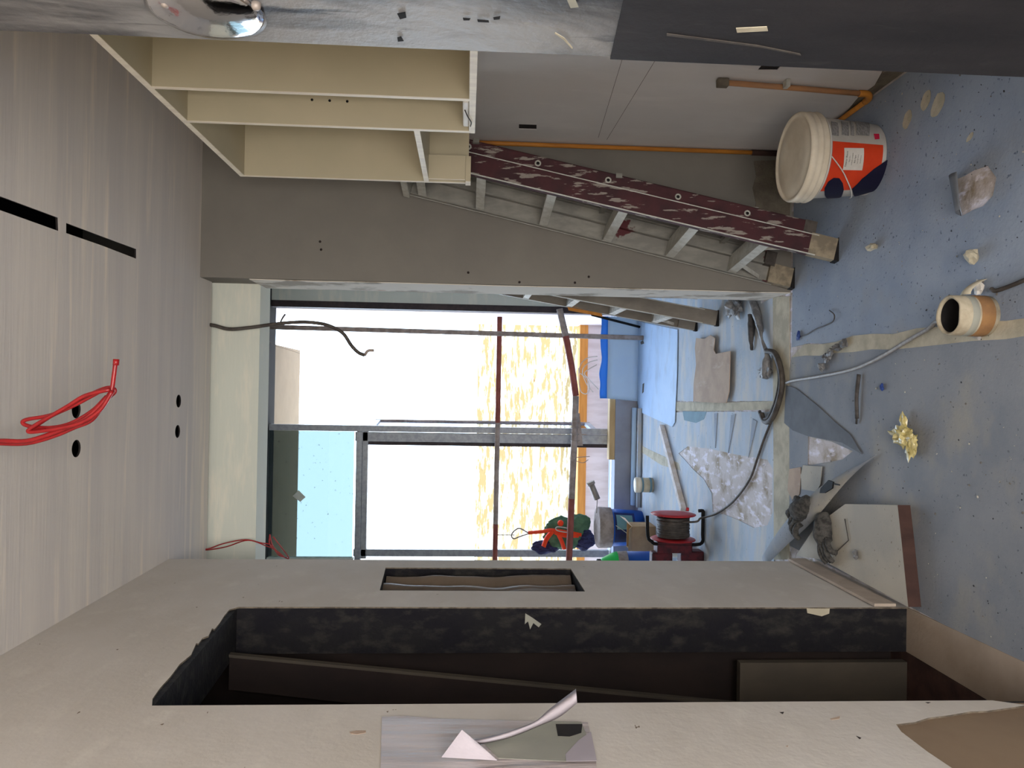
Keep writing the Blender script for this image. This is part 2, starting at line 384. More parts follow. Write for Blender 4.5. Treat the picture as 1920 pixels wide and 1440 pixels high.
# ceiling with two linear slots and four round holes
def circ(c, r, n=20): return [V((c.x + r * math.cos(2 * math.pi * k / n), c.y + r * math.sin(2 * math.pi * k / n), c.z)) for k in range(n)]
holes = [PP([(-70, 342), (108, 408), (109, 433), (-70, 369)], z=ZC), PP([(124, 418), (190, 443), (255, 467), (255, 485), (190, 460), (124, 437)], z=ZC)]
for c in ((143, 768), (143, 841), (335, 752), (333, 809)): holes.append(circ(P(*c, z=ZC), .027))
bm = B_()
prism_into(bm, [V(p) for p in ((XLI, -1.7, ZC), (XR + .1, -1.7, ZC), (XR + .1, 3.65, ZC), (-3.0, 3.65, ZC), (-3.0, 3.195, ZC), (XLI, 3.195, ZC))], (0, 0, .006), holes, mi=0, mi_side=1)
ceil = struct('ceiling', bm, [m_ceil, m_recess_shade])  # slot and hole rims are coloured dark as painted shade
bm = B_(); box_into(bm, (-3.0, 3.58, ZC + .006), (XR, 3.60, 3.2)); struct('ceiling_light_blocker', bm, m_slab)  # unseen panel added to keep window light out of the ceiling void
bm = B_(); box_into(bm, (-3.0, -1.7, 3.2), (1.28, 6.95, 3.32)); struct('ceiling_slab', bm, m_slab)
bm = B_(); box_into(bm, (-3.0, 3.68, 2.475), (XR, 3.86, 3.2)); struct('wall_bulkhead', bm, m_bulk)

# left wall: plasterboard skin with a torn doorway head, a niche and a broken lower corner
top_edge = PP([(447, 1138), (430, 1143), (420, 1155), (412, 1168), (402, 1180), (398, 1178), (391, 1192), (380, 1196), (372, 1207), (368, 1206), (358, 1228), (337, 1245), (320, 1268), (300, 1290), (286, 1310), (285, 1323)], x=XL)
jamb_y = 2.505
niche = PP([(723, 1064), (1070, 1066), (1097, 1109), (712, 1107)], x=XL)
cut = PP([(1860, 1313), (1925, 1322), (1900, 1326), (1850, 1333), (1820, 1334), (1780, 1341), (1740, 1346), (1715, 1354), (1680, 1358), (1690, 1372), (1740, 1410), (1800, 1450), (1900, 1530)], x=XL)
outer = [V((XL, 3.195, 0)), V((XL, jamb_y, 0)), V((XL, jamb_y, 1.1)), V((XL, jamb_y + .004, 1.9))] + top_edge + [V((XL, top_edge[-1].y - .002, 1.5))] + cut + [V((XL, -1.7, .05)), V((XL, -1.7, ZC)), V((XL, 3.195, ZC))]
bm = B_(); prism_into(bm, outer, (-.0045, 0, 0), [niche], mi=0, mi_side=1)
wl_ = struct('wall_left', bm, [m_wall, m_edge])
near_y = P(1500, 1314, x=XL).y
lint = [P(440, 1142, x=XL), P(285, 1323, x=XL)]
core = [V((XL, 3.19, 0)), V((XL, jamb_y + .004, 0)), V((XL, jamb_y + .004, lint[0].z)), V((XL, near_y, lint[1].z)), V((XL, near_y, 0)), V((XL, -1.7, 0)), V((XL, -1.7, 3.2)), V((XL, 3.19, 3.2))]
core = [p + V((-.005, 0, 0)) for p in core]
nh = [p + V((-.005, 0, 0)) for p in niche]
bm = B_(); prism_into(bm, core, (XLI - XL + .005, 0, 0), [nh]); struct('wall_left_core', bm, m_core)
box('backing_board', (XL - .0048, -1.5, 0), (XL - .0038, near_y - .012, .72), m_brownpaper, wl_)
# closet behind the doorway
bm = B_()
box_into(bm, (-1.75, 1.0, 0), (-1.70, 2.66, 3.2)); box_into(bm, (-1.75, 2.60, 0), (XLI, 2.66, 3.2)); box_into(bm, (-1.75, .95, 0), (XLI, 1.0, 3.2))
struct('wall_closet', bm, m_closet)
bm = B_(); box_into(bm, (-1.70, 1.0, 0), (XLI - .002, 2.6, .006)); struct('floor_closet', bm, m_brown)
bm = B_(); prism_into(bm, [V((XLI, 1.72, 0)), V((XL + .012, 1.72, 0)), V((XL - .002, 2.52, 0)), V((XLI, 2.52, 0))], (0, 0, .005)); struct('trim_doorway_sill', bm, m_sill)
for yy_ in (2.06, 1.87):
    pass
# niche back and film
bm = B_(); box_into(bm, (XLI - .03, 2.6, .95), (XLI - .001, 3.19, 2.0)); struct('wall_niche_back', bm, m_slab)
ny0, ny1 = niche[2].y, niche[0].y; nz0, nz1 = niche[2].z, niche[0].z
def filmf(u, v):
    y = ny0 + .02 + (ny1 - ny0 - .05) * u; z = nz0 + .01 + (nz1 - nz0 - .02) * v
    f = .010 * math.sin(u * 15 + 1.8 * math.sin(v * 3)) + .008 * (abs((u * 3.1 + .35 * math.sin(v * 2.6)) % 1 - .5) * 4 - 1)
    return V((XL - .034 + f + .010 * noise.noise(V((u * 4, v * 6, 1))), y, z))
bm = B_(); grid_into(bm, filmf, 44, 24, (-.001, 0, 0), smooth=False)
tag(obj('plastic_film', bm, m_blackfilm), 'creased dark brown plastic film stuffed inside the recess in the left wall', 'plastic film')

# end wall behind the left wall (far room side), far-left wall, right wall, rear wall
bm = B_(); box_into(bm, (-3.0, 3.08, 0), (XLI - .001, 3.19, 3.2)); struct('wall_back_left', bm, m_wall)
bm = B_(); box_into(bm, (-3.1, 3.08, 0), (-3.0, 6.95, 3.2)); struct('wall_far_left', bm, m_wall)
sock = [PP([(973, 233), (1006, 234), (1006, 243), (973, 242)], x=XR), PP([(1431, 119), (1467, 121), (1457, 132), (1420, 132)], x=XR)]
bm = B_(); prism_into(bm, [V((XR, -1.7, 0)), V((XR, 6.95, 0)), V((XR, 6.95, 3.2)), V((XR, -1.7, 3.2))], (.04, 0, 0), sock)
wr_ = struct('wall_right', bm, m_rwall)
for h_ in sock:
    prism('socket_shade_panel', [p + V((.003, 0, 0)) for p in [h_[0].lerp(h_[2], -.05), h_[1].lerp(h_[3], -.05), h_[2].lerp(h_[0], -.05), h_[3].lerp(h_[1], -.05)]], (.01, 0, 0), m_recess_shade, wr_)  # dark panel added to paint the shade inside the socket opening
bm = B_(); box_into(bm, (XR + .04, -1.7, 0), (XR + .14, 6.95, 3.2)); struct('wall_right_outer', bm, m_slab)
bm = B_(); box_into(bm, (-3.0, -1.82, 0), (XR + .14, -1.7, 3.2)); struct('wall_rear', bm, m_wall)
bm = B_()
for a, b in (((1168, 108), (1122, 258)), ((1231, 110), (1138, 262))):
    p, q = P(*a, x=XR - .0006), P(*b, x=XR - .0006)
    beam(bm, p, q, (0, 0, .0015), (.0004, 0, 0))
obj('pencil_line', bm, m_dkcable, wr_)
# partition stub
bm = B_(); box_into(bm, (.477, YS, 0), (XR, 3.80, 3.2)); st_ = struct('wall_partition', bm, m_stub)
bm = B_()
prev = 0
zs = [0, .18, .42, .8, 1.3, 1.7, 1.95, 2.2, 2.475]
edge = [V((.4755, YS + .004, 0))]
ol = []
for k, z in enumerate(zs): ol.append(V((.4755, YS + .002 + (.012 if k % 3 == 1 else .0), z)))
ol += [V((.4755, 3.795, 2.475)), V((.4755, 3.795, 0))]
prism_into(bm, ol, (-.004, 0, 0)); obj('jamb_lining', bm, m_jamb, st_)
patch = PP([(1413, 302), (1418, 330), (1411, 352), (1417, 380), (1412, 412), (1480, 425), (1483, 300)], y=YS - .001)
prism('mortar_patch', patch, (0, -.004, 0), m_mortar, st_)
patch = PP([(1590, 215), (1560, 262), (1660, 190), (1705, 128), (1660, 124), (1640, 160), (1610, 182)], x=XR - .001)
prism('mortar_patch', [V((p.x, p.y, max(p.z, .002))) for p in patch], (-.004, 0, 0), m_mortar, wr_)

# window wall
bm = B_(); box_into(bm, (.712, YW - .02, 0), (XR, YW + .15, 3.2)); struct('wall_window_side', bm, m_bulk)
bm = B_(); box_into(bm, (-3.0, YW - .16, 0), (.712, YW + .12, .195)); struct('wall_window_curb', bm, m_curb)
win = empty('window_1', (-.5, YW, .2), kind='structure')
y0, y1 = YW - .03, YW + .04
def bar(name, pa, pb, wpx, vertical, mt, ya=y0, yb=y1):
    a, b = P(*pa, y=YW), P(*pb, y=YW); h = wpx / 1440 * YW / 2
    if vertical: box(name, (a.x - h, ya, min(a.z, b.z)), (a.x + h, yb, max(a.z, b.z)), mt, win, .003)
    else: box(name, (min(a.x, b.x), ya, a.z - h), (max(a.x, b.x), yb, a.z + h), mt, win, .003)
zt, zb = 3.2, .205
def vbar(name, y_px, wpx, z0, z1, mt, ya=y0, yb=y1):
    x = P(960, y_px, y=YW).x; h = wpx / 1440 * YW / 2
    box(name, (x - h, ya, z0), (x + h, yb, z1), mt, win, .003)
def hbar(name, x_px, wpx, xa, xb, mt, ya=y0, yb=y1):
    z = P(x_px, 900, y=YW).z; h = wpx / 1440 * YW / 2
    box(name, (xa, ya, z - h), (xb, yb, z + h), mt, win, .003)
vbar('frame_post', 579.5, 12, .12, zt, m_darkframe)
vbar('mullion', 807, 11, zb, zt, m_alu)
vbar('sash_stile', 822, 17, zb, 2.46, m_alu, YW - .02, YW + .03)
vbar('sash_dark_strip', 833, 9, zb, 2.38, m_darkframe, YW + .0, YW + .05)  # narrow dark strip beside the sash stile
xm = P(960, 813, y=YW).x
hbar('transom', 673, 11, -2.9, xm, m_alu)
hbar('sash_rail', 684, 10, -1.5, xm, m_alu, YW - .02, YW + .03)
vbar('sash_stile', 1037, 13, zb, 2.46, m_alu, YW - .02, YW + .03)
hbar('sill_rail', 1148, 6, -2.9, .68, m_alu)
vbar('mullion', 1170, 12, zb, zt, m_alu)
xg = P(600, 813, y=YW).x
box('glass_pane', (-1.50, YW, 2.47), (xm, YW + .006, zt), m_tint, win)
vbar('glazing_bead', 1049, 5, 2.46, zt, m_bulk)
box('glass_pane', (-2.9, YW, 2.47), (-1.54, YW + .006, zt), m_tint, win)
# open casement outside
cs = empty('casement_sash', (-.36, 7.1, .3)); cs.parent = win; cs.location = V((-.36, 7.1, .3)) - V(win['_w'])
cs['_w'] = (-.36, 7.1, .3)
xa, xb, ya, yb = -.385, -.335, 6.9, 7.42
for nm, (z0_, z1_) in (('rail', (2.31, 2.36)), ('rail', (.3, .35))):
    bm = B_(); beam(bm, (xa, ya, z0_), (xb, yb, z0_), (.03, 0, 0), (0, 0, z1_ - z0_)); obj(nm, bm, m_alu, cs)
bm = B_(); beam(bm, (xb, yb - .035, .3), (xb, yb - .035, 2.36), (.03, 0, 0), (0, .04, 0)); obj('stile', bm, m_mud, cs)
bm = B_(); beam(bm, (xa + .012, ya, .35), (xb + .012, yb, .35), (.005, 0, 0), (0, 0, 1.96)); obj('glass_pane', bm, m_clear, cs)
# taped square on the glass
sq = PP([(560, 919), (573, 932), (563, 941), (549, 930)], y=YW - .002)
tag(prism('paper_tag', sq, (0, -.002, 0), m_bulk), 'small square paper tag stuck to the tinted upper window pane', 'tag')

# outside
bm = B_(); box_into(bm, (-3.4, YW + .15, 3.2), (.365, 7.97, 3.45)); struct('balcony_slab', bm, m_soffit)
bm = B_(); box_into(bm, (.69, YW + .15, -.2), (.95, 8.15, 3.6)); struct('wall_outside_side', bm, m_sidewall)
bm = B_(); box_into(bm, (-3.6, YW + .12, -.2), (.69, 8.2, -.05)); struct('floor_balcony', bm, m_parapet)
bm = B_(); box_into(bm, (-3.6, 8.0, -.05), (.69, 8.12, .235)); par = struct('wall_parapet', bm, m_parapet)
box('timber_cap', (-3.6, 7.97, .235), (.69, 8.14, .32), m_timber, par, .004)
zsplit = P(896, 700, y=12.0).z
bm = B_(); box_into(bm, (-14, 12.0, -4), (9, 12.3, zsplit)); struct('wall_neighbour_stained', bm, m_ext)
bm = B_(); box_into(bm, (-14, 8.2, -4.2), (9, 12, -4)); struct('ground', bm, m_parapet)

# foreground boarded column on the right
XP = .50
pe = P(900, 96, x=XP).y
bm = B_()
ol = []
for k in range(15):
    z = 2.69 * k / 14
    ol.append(V((XP, pe + .004 * noise.noise(V((k * .9, 3, 1))), z)))
ol += [V((XP, .45, 2.69)), V((XP, .45, 0))]
prism_into(bm, ol, (XR - XP, 0, 0))
pil = struct('pillar_boarded', bm, m_pillar)
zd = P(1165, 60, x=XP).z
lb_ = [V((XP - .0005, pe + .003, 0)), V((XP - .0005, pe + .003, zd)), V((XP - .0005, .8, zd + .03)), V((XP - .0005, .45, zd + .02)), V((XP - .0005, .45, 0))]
prism('lower_dark_face', lb_, (-.002, 0, 0), m_pillow, pil)  # thin overlay that turns the lower column face near-black
def on_pillar(pts, name, mt, d=.001):
    prism(name, PP(pts, x=XP - .0026), (-d, 0, 0), mt, pil)
on_pillar([(1380, 52), (1438, 49), (1440, 57), (1382, 60)], 'paint_mark', m_seam)
on_pillar([(1250, 62), (1420, 84), (1500, 100), (1502, 103), (1420, 87), (1250, 66)], 'scratch', m_dkcable)
on_pillar([(1075, -10), (1085, 12), (1070, 14), (1060, -8)], 'paint_mark', m_greypatch)
on_pillar([(1041, 60), (1058, 70), (1074, 89), (1073, 91), (1056, 73), (1040, 62)], 'paint_mark', m_seam)
on_pillar([(745, 25), (760, 22), (762, 32), (750, 35)], 'nail_hole', m_black)
on_pillar([(745, 70), (752, 68), (757, 76), (746, 77)], 'nail_hole', m_black)
on_pillar([(925, 32), (938, 30), (937, 35), (926, 36)], 'nail_hole', m_black)
on_pillar([(895, 36), (916, 38), (917, 41), (896, 40)], 'nail_hole', m_black)
on_pillar([(868, 33), (882, 34), (880, 37), (869, 37)], 'nail_hole', m_black)
pc = P(388, 16, x=XP)
plate = empty('cover_plate', pc - V((.006, 0, 0)), 'round domed chrome cover plate screwed to the dark boarded column', 'cover plate')
rp = .076
lathe('disc', [(0, -.014), (.3 * rp, -.0132), (.6 * rp, -.0105), (.85 * rp, -.006), (rp, 0), (.98 * rp, .005), (0, .005)], pc - V((.006, 0, 0)), m_chrome, plate, axis=(1, 0, 0), seg=64)
for s in ((310, 9), (480, 14)):
    q = P(*s, x=XP - .013)
    lathe('screw', [(0, -.004), (.004, -.003), (.006, 0), (.006, .006), (0, .006)], q, m_steel, plate, axis=(1, 0, 0), seg=14)

# ---------------------------------------------------------------- wall cupboard
CX, CB, CT, CY0, CY1 = .77, 1.505, 2.346, 1.25, 2.888
cab = empty('wall_cabinet', (.945, 2.07, CB), 'open cream wall cabinet with olive panels fixed above the leaning ladder', 'cabinet')
T = .018
def panel(name, lo, hi):
    lo, hi = V(lo), V(hi)
    p = box(name, (lo.x + .0015, lo.y, lo.z), hi, m_cabface, cab)
    box('edge_band', (lo.x, lo.y, lo.z), (lo.x + .0012, hi.y, hi.z), m_cabedge, p)
    return p
panel('top_panel', (CX, CY0, CT - T), (XR - .005, CY1, CT))
panel('bottom_panel', (CX, CY0, CB - T), (XR - .005, 2.312, CB))
for i, (ya, z0_) in enumerate(((CY1 - .016, CB + .0), (2.295, CB), (2.04, CB), (1.62, CB), (1.25, CB))):
    panel('side_panel' if i in (0, 4) else 'divider', (CX + .0002, ya, z0_), (XR - .005, ya + .016, CT - T))
panel('shelf', (CX + .0003, 2.311, 1.652), (XR - .005, CY1 - .016, 1.670))
box('back_panel', (XR - .005, CY0, CB - T), (XR - .001, CY1, CT), m_cabface, cab)
panel('filler_strip', (CX + .0003, CY1 - .055, CB + .012), (CX + .09, CY1 - .049, 1.652))
panel('foot_block', (CX - .004, CY1 - .05, CB - .008), (CX + .09, CY1 + .006, CB + .011))
for q in ((585, 187), (618, 188.5), (651, 190)):
    lathe('peg_hole', [(0, 0), (.004, 0), (.004, .001), (0, .001)], P(*q, y=2.2935), m_black, cab, axis=(0, 1, 0), seg=10)
a = P(868, 213, x=CX + .03)
sw = empty('light_fitting', (a.x, a.y, CB), 'small white plastic fitting with bare wire on the cabinet bottom board', 'light fitting')
box('housing', (CX + .004, 2.075, CB), (CX + .05, 2.27, CB + .018), m_white, sw, .004)
tube('wire', [(CX + .003, 2.13, CB + .012), (CX - .004, 2.16, CB + .004), (CX - .006, 2.2, CB - .006), (CX - .004, 2.24, CB - .004)], .0018, m_dkcable, sw)

# ---------------------------------------------------------------- ladders
def channel(bm, o, d, p, yv, L, dep, fl, t=.003):
    """C channel: web dep wide in p, flanges fl long in yv"""
    o, d, p, yv = V(o), V(d), V(p), V(yv)
    beam(bm, o, o + d * L, p * dep, yv * t)
    beam(bm, o, o + d * L, p * t, yv * fl)
    beam(bm, o + p * (dep - t), o + p * (dep - t) + d * L, p * t, yv * fl)
def ladder(name, foot_near, foot_far, lean, L, step_z, mats, rear, label, holes=True, patches=True):
    n0, f0 = V(foot_near), V(foot_far)
    d = V((lean, 0, 1)).normalized(); p = V((d.z, 0, -d.x))
    root = empty(name, ((n0.x + f0.x) / 2 + .05, (n0.y + f0.y) / 2, 0), label, 'ladder')
    yv = V((f0.x - n0.x, f0.y - n0.y, 0)).normalized()
    W = (f0 - n0).length
    taper = .03
    dn = (d * L + yv * taper).normalized(); df = (d * L - yv * taper).normalized()
    for o, dd, yy in ((n0, dn, yv), (f0, df, -yv)):
        s = o + dd * .10
        bm = B_(); channel(bm, s, dd, p, yy, L - .10, .085, .026); r = obj('front_rail', bm, mats['rail_n'] if yy is yv else mats['rail_f'], root)
        bm = B_(); beam(bm, s - yy * .0015 - p * .001, s + dd * (L - .10) - yy * .0015 - p * .001, p * .004, yy * .004); beam(bm, s - yy * .0012 + p * .080, s + dd * (L - .10) - yy * .0012 + p * .080, p * .0035, yy * .002)
        obj('rail_lip', bm, m_lstep, r)
        bm = B_(); beam(bm, o + V((0, 0, .004)), o + dd * .13 + V((0, 0, 0)), p * .088 - yy * .001, yy * .029); obj('rail_end', bm, mats['foot'], r)
        bm = B_(); beam(bm, o + p * -.003 - yy * .003, o + dd * .02 - p * .003 - yy * .003, p * .095, yy * .036); obj('rubber_foot', bm, m_black, r)
    for z in step_z:
        k = z / d.z
        a = n0 + dn * k + yv * .003; b = f0 + df * k - yv * .003
        bm = B_()
        beam(bm, a + p * .004, b + p * .004, p * .078, V((0, 0, .004)))
        beam(bm, a + p * .002 - d * .034, b + p * .002 - d * .034, p * .003, d * .038)
        beam(bm, a + p * .079 - d * .022, b + p * .079 - d * .022, p * .003, d * .026)
        s_ = obj('step', bm, mats['step'], root)
    k = step_z[0] / d.z
    for o, dd, yy in ((n0, dn, yv), (f0, df, -yv)):
        bm = B_(); beam(bm, o + dd * (k - .15) + yy * .004 + p * .01, o + dd * k + yy * .12 + p * .01, p * .018, yy * .003); obj('brace', bm, mats['step'], root)
    # rear frame
    ro, rd = rear
    for o, yy in ((n0, yv), (f0, -yv)):
        s = V((o.x, o.y, 0)) + V((ro, 0, 0)) + yy * .012 + V((0, 0, rd[2]))
        dr = (V((rd[0], 0, 1)) * L + yy * taper).normalized(); pr = V((dr.z, 0, -dr.x)).normalized()
        Lr = L - .12
        bm = B_(); channel(bm, s + dr * .02, dr, pr, yy, Lr, .06, .022)
        rr = obj('rear_rail', bm, mats['rear_n'] if yy is yv else mats['rear_f'], root)
        bm = B_(); beam(bm, s - pr * .002 - yy * .002, s + dr * .05 - pr * .002 - yy * .002, pr * .064, yy * .026); obj('rubber_foot', bm, m_dkcable, rr)
        if holes and yy is yv:
            for z in step_z:
                c = s + dr * (z - .02) + pr * .03 - yy * .0005
                lathe('washer', [(.007, 0), (.007, -.002), (.013, -.002), (.013, .001), (.007, .001)], c, m_lstep, rr, axis=yy, seg=16)
                lathe('hole_plug', [(0, -.0004), (.007, -.0004), (.007, .001), (0, .001)], c, m_black, rr, axis=yy, seg=12)
    s0 = V((n0.x + ro, n0.y, 0)); e0 = V((f0.x + ro, f0.y, 0))
    for z in (step_z[0] + .02, step_z[2], step_z[4]):
        off = V((rd[0] * z, 0, z))
        bm = B_(); beam(bm, s0 + off + yv * .02 + V((.03, 0, 0)), e0 + off - yv * .02 + V((.03, 0, 0)), (.018, 0, 0), (0, 0, .025)); obj('crossbar', bm, mats['rear_f'], root)
    t0 = n0 + dn * L; t1 = f0 + df * L
    bm = B_(); beam(bm, t0 - yv * .012 - p * .01, t1 + yv * .012 - p * .01, p * .14, d * .03); obj('top_cap', bm, mats['step'], root, .004)
    return root
A0, B0 = F(1574, 489, 0), F(1486, 543, 0)
A0.z = B0.z = .004
A1 = P(878, 323, y=A0.y + .03)
lean1 = (A1.x - A0.x) / A1.z
B0.y = min(B0.y, YS - .012)
l1 = ladder('step_ladder', A0, B0, lean1, 1.80, (.31, .60, .89, 1.18, 1.465, 1.72),
       dict(rail_n=m_maroon, rail_f=m_lgrey, step=m_lstep, foot=m_lfoot, rear_n=m_maroon, rear_f=m_lgrey), (.098, (lean1, 0, .10)),
       'chipped maroon folded step ladder leaning in the corner beneath the cabinet')
A0, B0 = F(1349, 611, 0), F(1306, 621, 0); A0.z = B0.z = .004
l2 = ladder('step_ladder', A0, B0, .16, 1.9, (.30, .58, .86, 1.14, 1.42, 1.7),
       dict(rail_n=m_lalu, rail_f=m_lalu, step=m_lwhite, foot=m_lalu, rear_n=m_lalu, rear_f=m_lalu), (.21, (.04, 0, .0)),
       'dusty aluminium step ladder standing beyond the partition near the window', holes=False)
q = PP([(1063, 572), (1128, 588), (1130, 594), (1066, 582)], y=4.93)
st = prism('sticker', q, (0, -.001, 0), m_timber, l2)

# ---------------------------------------------------------------- conduits
cp = empty('conduit_pipe', (XR - .014, YS - .014, .1), 'orange conduit pipe running down the corner behind the maroon ladder', 'pipe')
tube('pipe', [(XR - .014, YS - .014, .13), (XR - .014, YS - .014, 1.4), (XR - .014, YS - .014, 2.685)], .010, m_orange, cp, sm=1, seg=12)
tube('pipe_coupling', [(XR - .014, YS - .014, .004), (XR - .014, YS - .014, .2)], .013, m_brown, cp, sm=1, seg=12)
a, b = P(1360, 155, x=XR - .014), P(1628, 176, x=XR - .014); e = P(1574, 221, z=.014)
b = V((XR - .014, b.y, .03))
cp2 = empty('conduit_pipe', (b.x, b.y, 0), 'dusty orange conduit rising from the floor beside the white bucket', 'pipe')
tube('pipe', [a, V((XR - .014, (a.y + b.y) / 2, (a.z + b.z) / 2)), V((b.x, b.y, .06))], .010, m_conduit, cp2, sm=1, seg=12)
tube('elbow', [(b.x, b.y, .07), (b.x, b.y + .004, .035), (b.x - .004, b.y + .03, .016), (b.x - .006, b.y + .06, .014)], .0125, m_orange, cp2, seg=12)
tube('floor_pipe', [(b.x - .006, b.y + .05, .014), (b.x - .008, 3.05, .014), (b.x - .008, 3.30, .014)], .010, m_orange, cp2, sm=1, seg=12)
box('junction_cap', (a.x - .016, a.y - .014, a.z - .01), (XR - .001, a.y + .014, a.z + .03), m_mortar, cp2, .003)
c_ = P(1475, 157, x=XR - .014)
box('pipe_clip', (c_.x - .014, c_.y - .016, c_.z - .008), (XR - .001, c_.y + .016, c_.z + .008), m_lstep, cp2, .002)

# ---------------------------------------------------------------- floor sheets
SX = .19
def wavy(a, b, n, amp, seed):
    a, b = V(a), V(b); d = (b - a); s = V((-d.y, d.x, 0)).normalized()
    return [a + d * (k / n) + s * amp * noise.noise(V((k * 1.7, seed, .5))) for k in range(n)]
cutA = PP(crop([(1515, 1015), (1580, 990), (1635, 958), (1715, 930), (1765, 1000), (1745, 1100), (1690, 1160), (1640, 1178), (1570, 1215)], 1280, 0, 3), z=.004)
ol = wavy((SX + .02, 3.46, .0008), (SX + .02, -1.6, .0008), 26, .03, 1) + [V((SX, -1.6, .0008)), V((XR - .012, -1.6, .0008)), V((XR - .015, 3.46, .0008))]
for p in cutA: p.z = .0008
sA = prism('floor_sheet', ol, (0, 0, .0032), m_sheetA, holes=[cutA])
tag(sA, 'blue-grey dusty floor sheet under the white bucket and the maroon ladder', 'floor sheet')
cutB = PP([(1516, 818), (1560, 828), (1600, 846), (1580, 862), (1520, 872), (1515, 871)], z=.001)
for p in cutB: p.z = .0008
ol = wavy((XL - .0, -1.6, .0008), (XL + .015, 3.42, .0008), 18, .03, 2) + wavy((XL + .015, 3.46, .0008), (SX, 3.50, .0008), 8, .02, 5) + wavy((SX - .005, 3.46, .0008), (SX - .005, -1.6, .0008), 26, .03, 4)
sB = prism('floor_sheet', ol, (0, 0, .0026), m_sheetB, holes=[cutB])
tag(sB, 'grey dusty floor sheet in front of the doorway on the left', 'floor sheet')
# flap in sheet A
q = PP(crop([(1440, 1050), (1515, 1012), (1570, 1215), (1548, 1205)], 1280, 0, 3), z=.02)
base = PP(crop([(1640, 1175), (1570, 1215)], 1280, 0, 3), z=.006)
def flapf(u, v):
    a = F(1785, 338, .005).lerp(F(1803, 405, .005), v); b = F(1826, 320, .005).lerp(F(1830, 392, .005), v)
    p = a.lerp(b, u * .85); ang = u * math.pi
    return V((p.x, p.y, .005 + .045 * math.sin(ang * .62)))
bm = B_(); grid_into(bm, flapf, 12, 6, (0, 0, .002)); f_ = obj('curled_offcut', bm, m_slate)
tag(f_, 'dark curled offcut of sheeting over the square hole in the blue-grey floor sheet', 'offcut')
# strip along the joint
bm = B_(); ol = wavy(V((SX - .022, 3.46, 0)), V((SX - .025, 1.2, 0)), 16, .012, 8); ol2 = wavy(V((SX + .028, 1.2, 0)), V((SX + .032, 3.46, 0)), 16, .014, 9)
for p in ol + ol2: p.z = .0046
tag(prism('joint_tape', ol + ol2, (0, 0, .0012), m_seam), 'cream dust-caked tape strip along the joint of the near floor sheets', 'tape')
# threshold strip between the rooms
bm = B_(); prism_into(bm, [F(1450, 556, .001), F(1481, 556, .001), F(1481, 1049, .001), F(1452, 1049, .001)], (0, 0, .003)); struct('trim_threshold', bm, m_seam)
# far sheets
hole = PP([(1273, 850), (1290, 837), (1330, 841), (1385, 853), (1440, 862), (1450, 880), (1449, 930), (1450, 960), (1440, 985), (1415, 990), (1385, 975), (1360, 965), (1337, 960), (1335, 925), (1320, 898), (1300, 880), (1288, 866)], z=.001)
for p in hole: p.z = .0008
ol = [F(1451, 772), F(1451, 1085), F(1380, 1085), F(1187, 1260), F(1201, 775), F(1300, 772)]
for p in ol: p.z = .0008
sC = prism('floor_sheet', ol, (0, 0, .003), m_sheetC, holes=[hole])
tag(sC, 'pale blue torn floor sheet around the bare adhesive patch near the cable reel', 'floor sheet')
ol = [F(1451, 556), F(1451, 752), F(1300, 752), F(1196, 750), F(1196, 535), F(1300, 500), F(1451, 480)]
for p in ol: p.z = .0008; p.x = min(p.x, XR - .02)
ol[-1] = V((XR - .02, 3.84, .0008)); ol.insert(0, V((.46, 3.84, .0008)))
sD = prism('floor_sheet', ol, (0, 0, .003), m_sheetC)
tag(sD, 'pale blue floor sheet beneath the far ladder and the torn cardboard piece', 'floor sheet')
ol = PP([(1262, 754), (1375, 754), (1452, 752), (1452, 768), (1400, 769), (1330, 771), (1264, 770)], z=.0042)
tag(prism('joint_tape', ol, (0, 0, .0012), m_seam), 'cream tape strip beside the torn cardboard piece in the far room', 'tape')
ol = PP([(1186, 826), (1215, 842), (1272, 868), (1276, 882), (1240, 872), (1188, 838)], z=.0042)
tag(prism('joint_tape', ol, (0, 0, .0012), m_seam), 'slanting cream tape strip crossing under the white batten', 'tape')
ol = PP([(1280, 771), (1325, 772), (1320, 786), (1305, 793), (1283, 788)], z=.0042)
tag(prism('sheet_offcut', ol, (0, 0, .001), m_teal), 'small teal offcut of sheeting next to the far cream tape', 'offcut')
# loose film folds on sheet C
for i, (a, b, c_) in enumerate((((1340, 775), (1342, 840), (1346, 775)), ((1372, 778), (1366, 850), (1380, 776)), ((1412, 785), (1404, 858), (1420, 790)))):
    prism('crease', PP([a, b, c_], z=.004), (0, 0, .004), m_sheetA, sC)
# slate-coloured turned flap at the threshold
ol = PP([(1474, 722), (1471, 793), (1487, 807), (1513, 817), (1560, 826), (1580, 830), (1617, 852), (1595, 815), (1565, 790), (1533, 760), (1493, 728)], z=.006)
def liftz(p, t): return V((p.x, p.y, .006 + t))
tag(prism('turned_flap', ol, (0, 0, .002), m_slate), 'dark grey turned-over triangle of sheeting just inside the threshold', 'sheet flap')
ol = PP(crop([(370, 400), (565, 415), (550, 600), (510, 675), (355, 650), (345, 500)], 1440, 800, 5.54), z=.008)
tag(prism('sheet_offcut', ol, (0, 0, .003), m_dusty), 'squarish dusty grey offcut of sheeting beside the gloves', 'offcut')
ol = PP(crop([(225, 440), (340, 420), (345, 520), (330, 700), (265, 780), (205, 660)], 1440, 800, 5.54), z=.005)
tag(prism('sheet_offcut', ol, (0, 0, .002), m_card), 'rounded tan offcut of sheeting beside the bare adhesive patch', 'offcut')

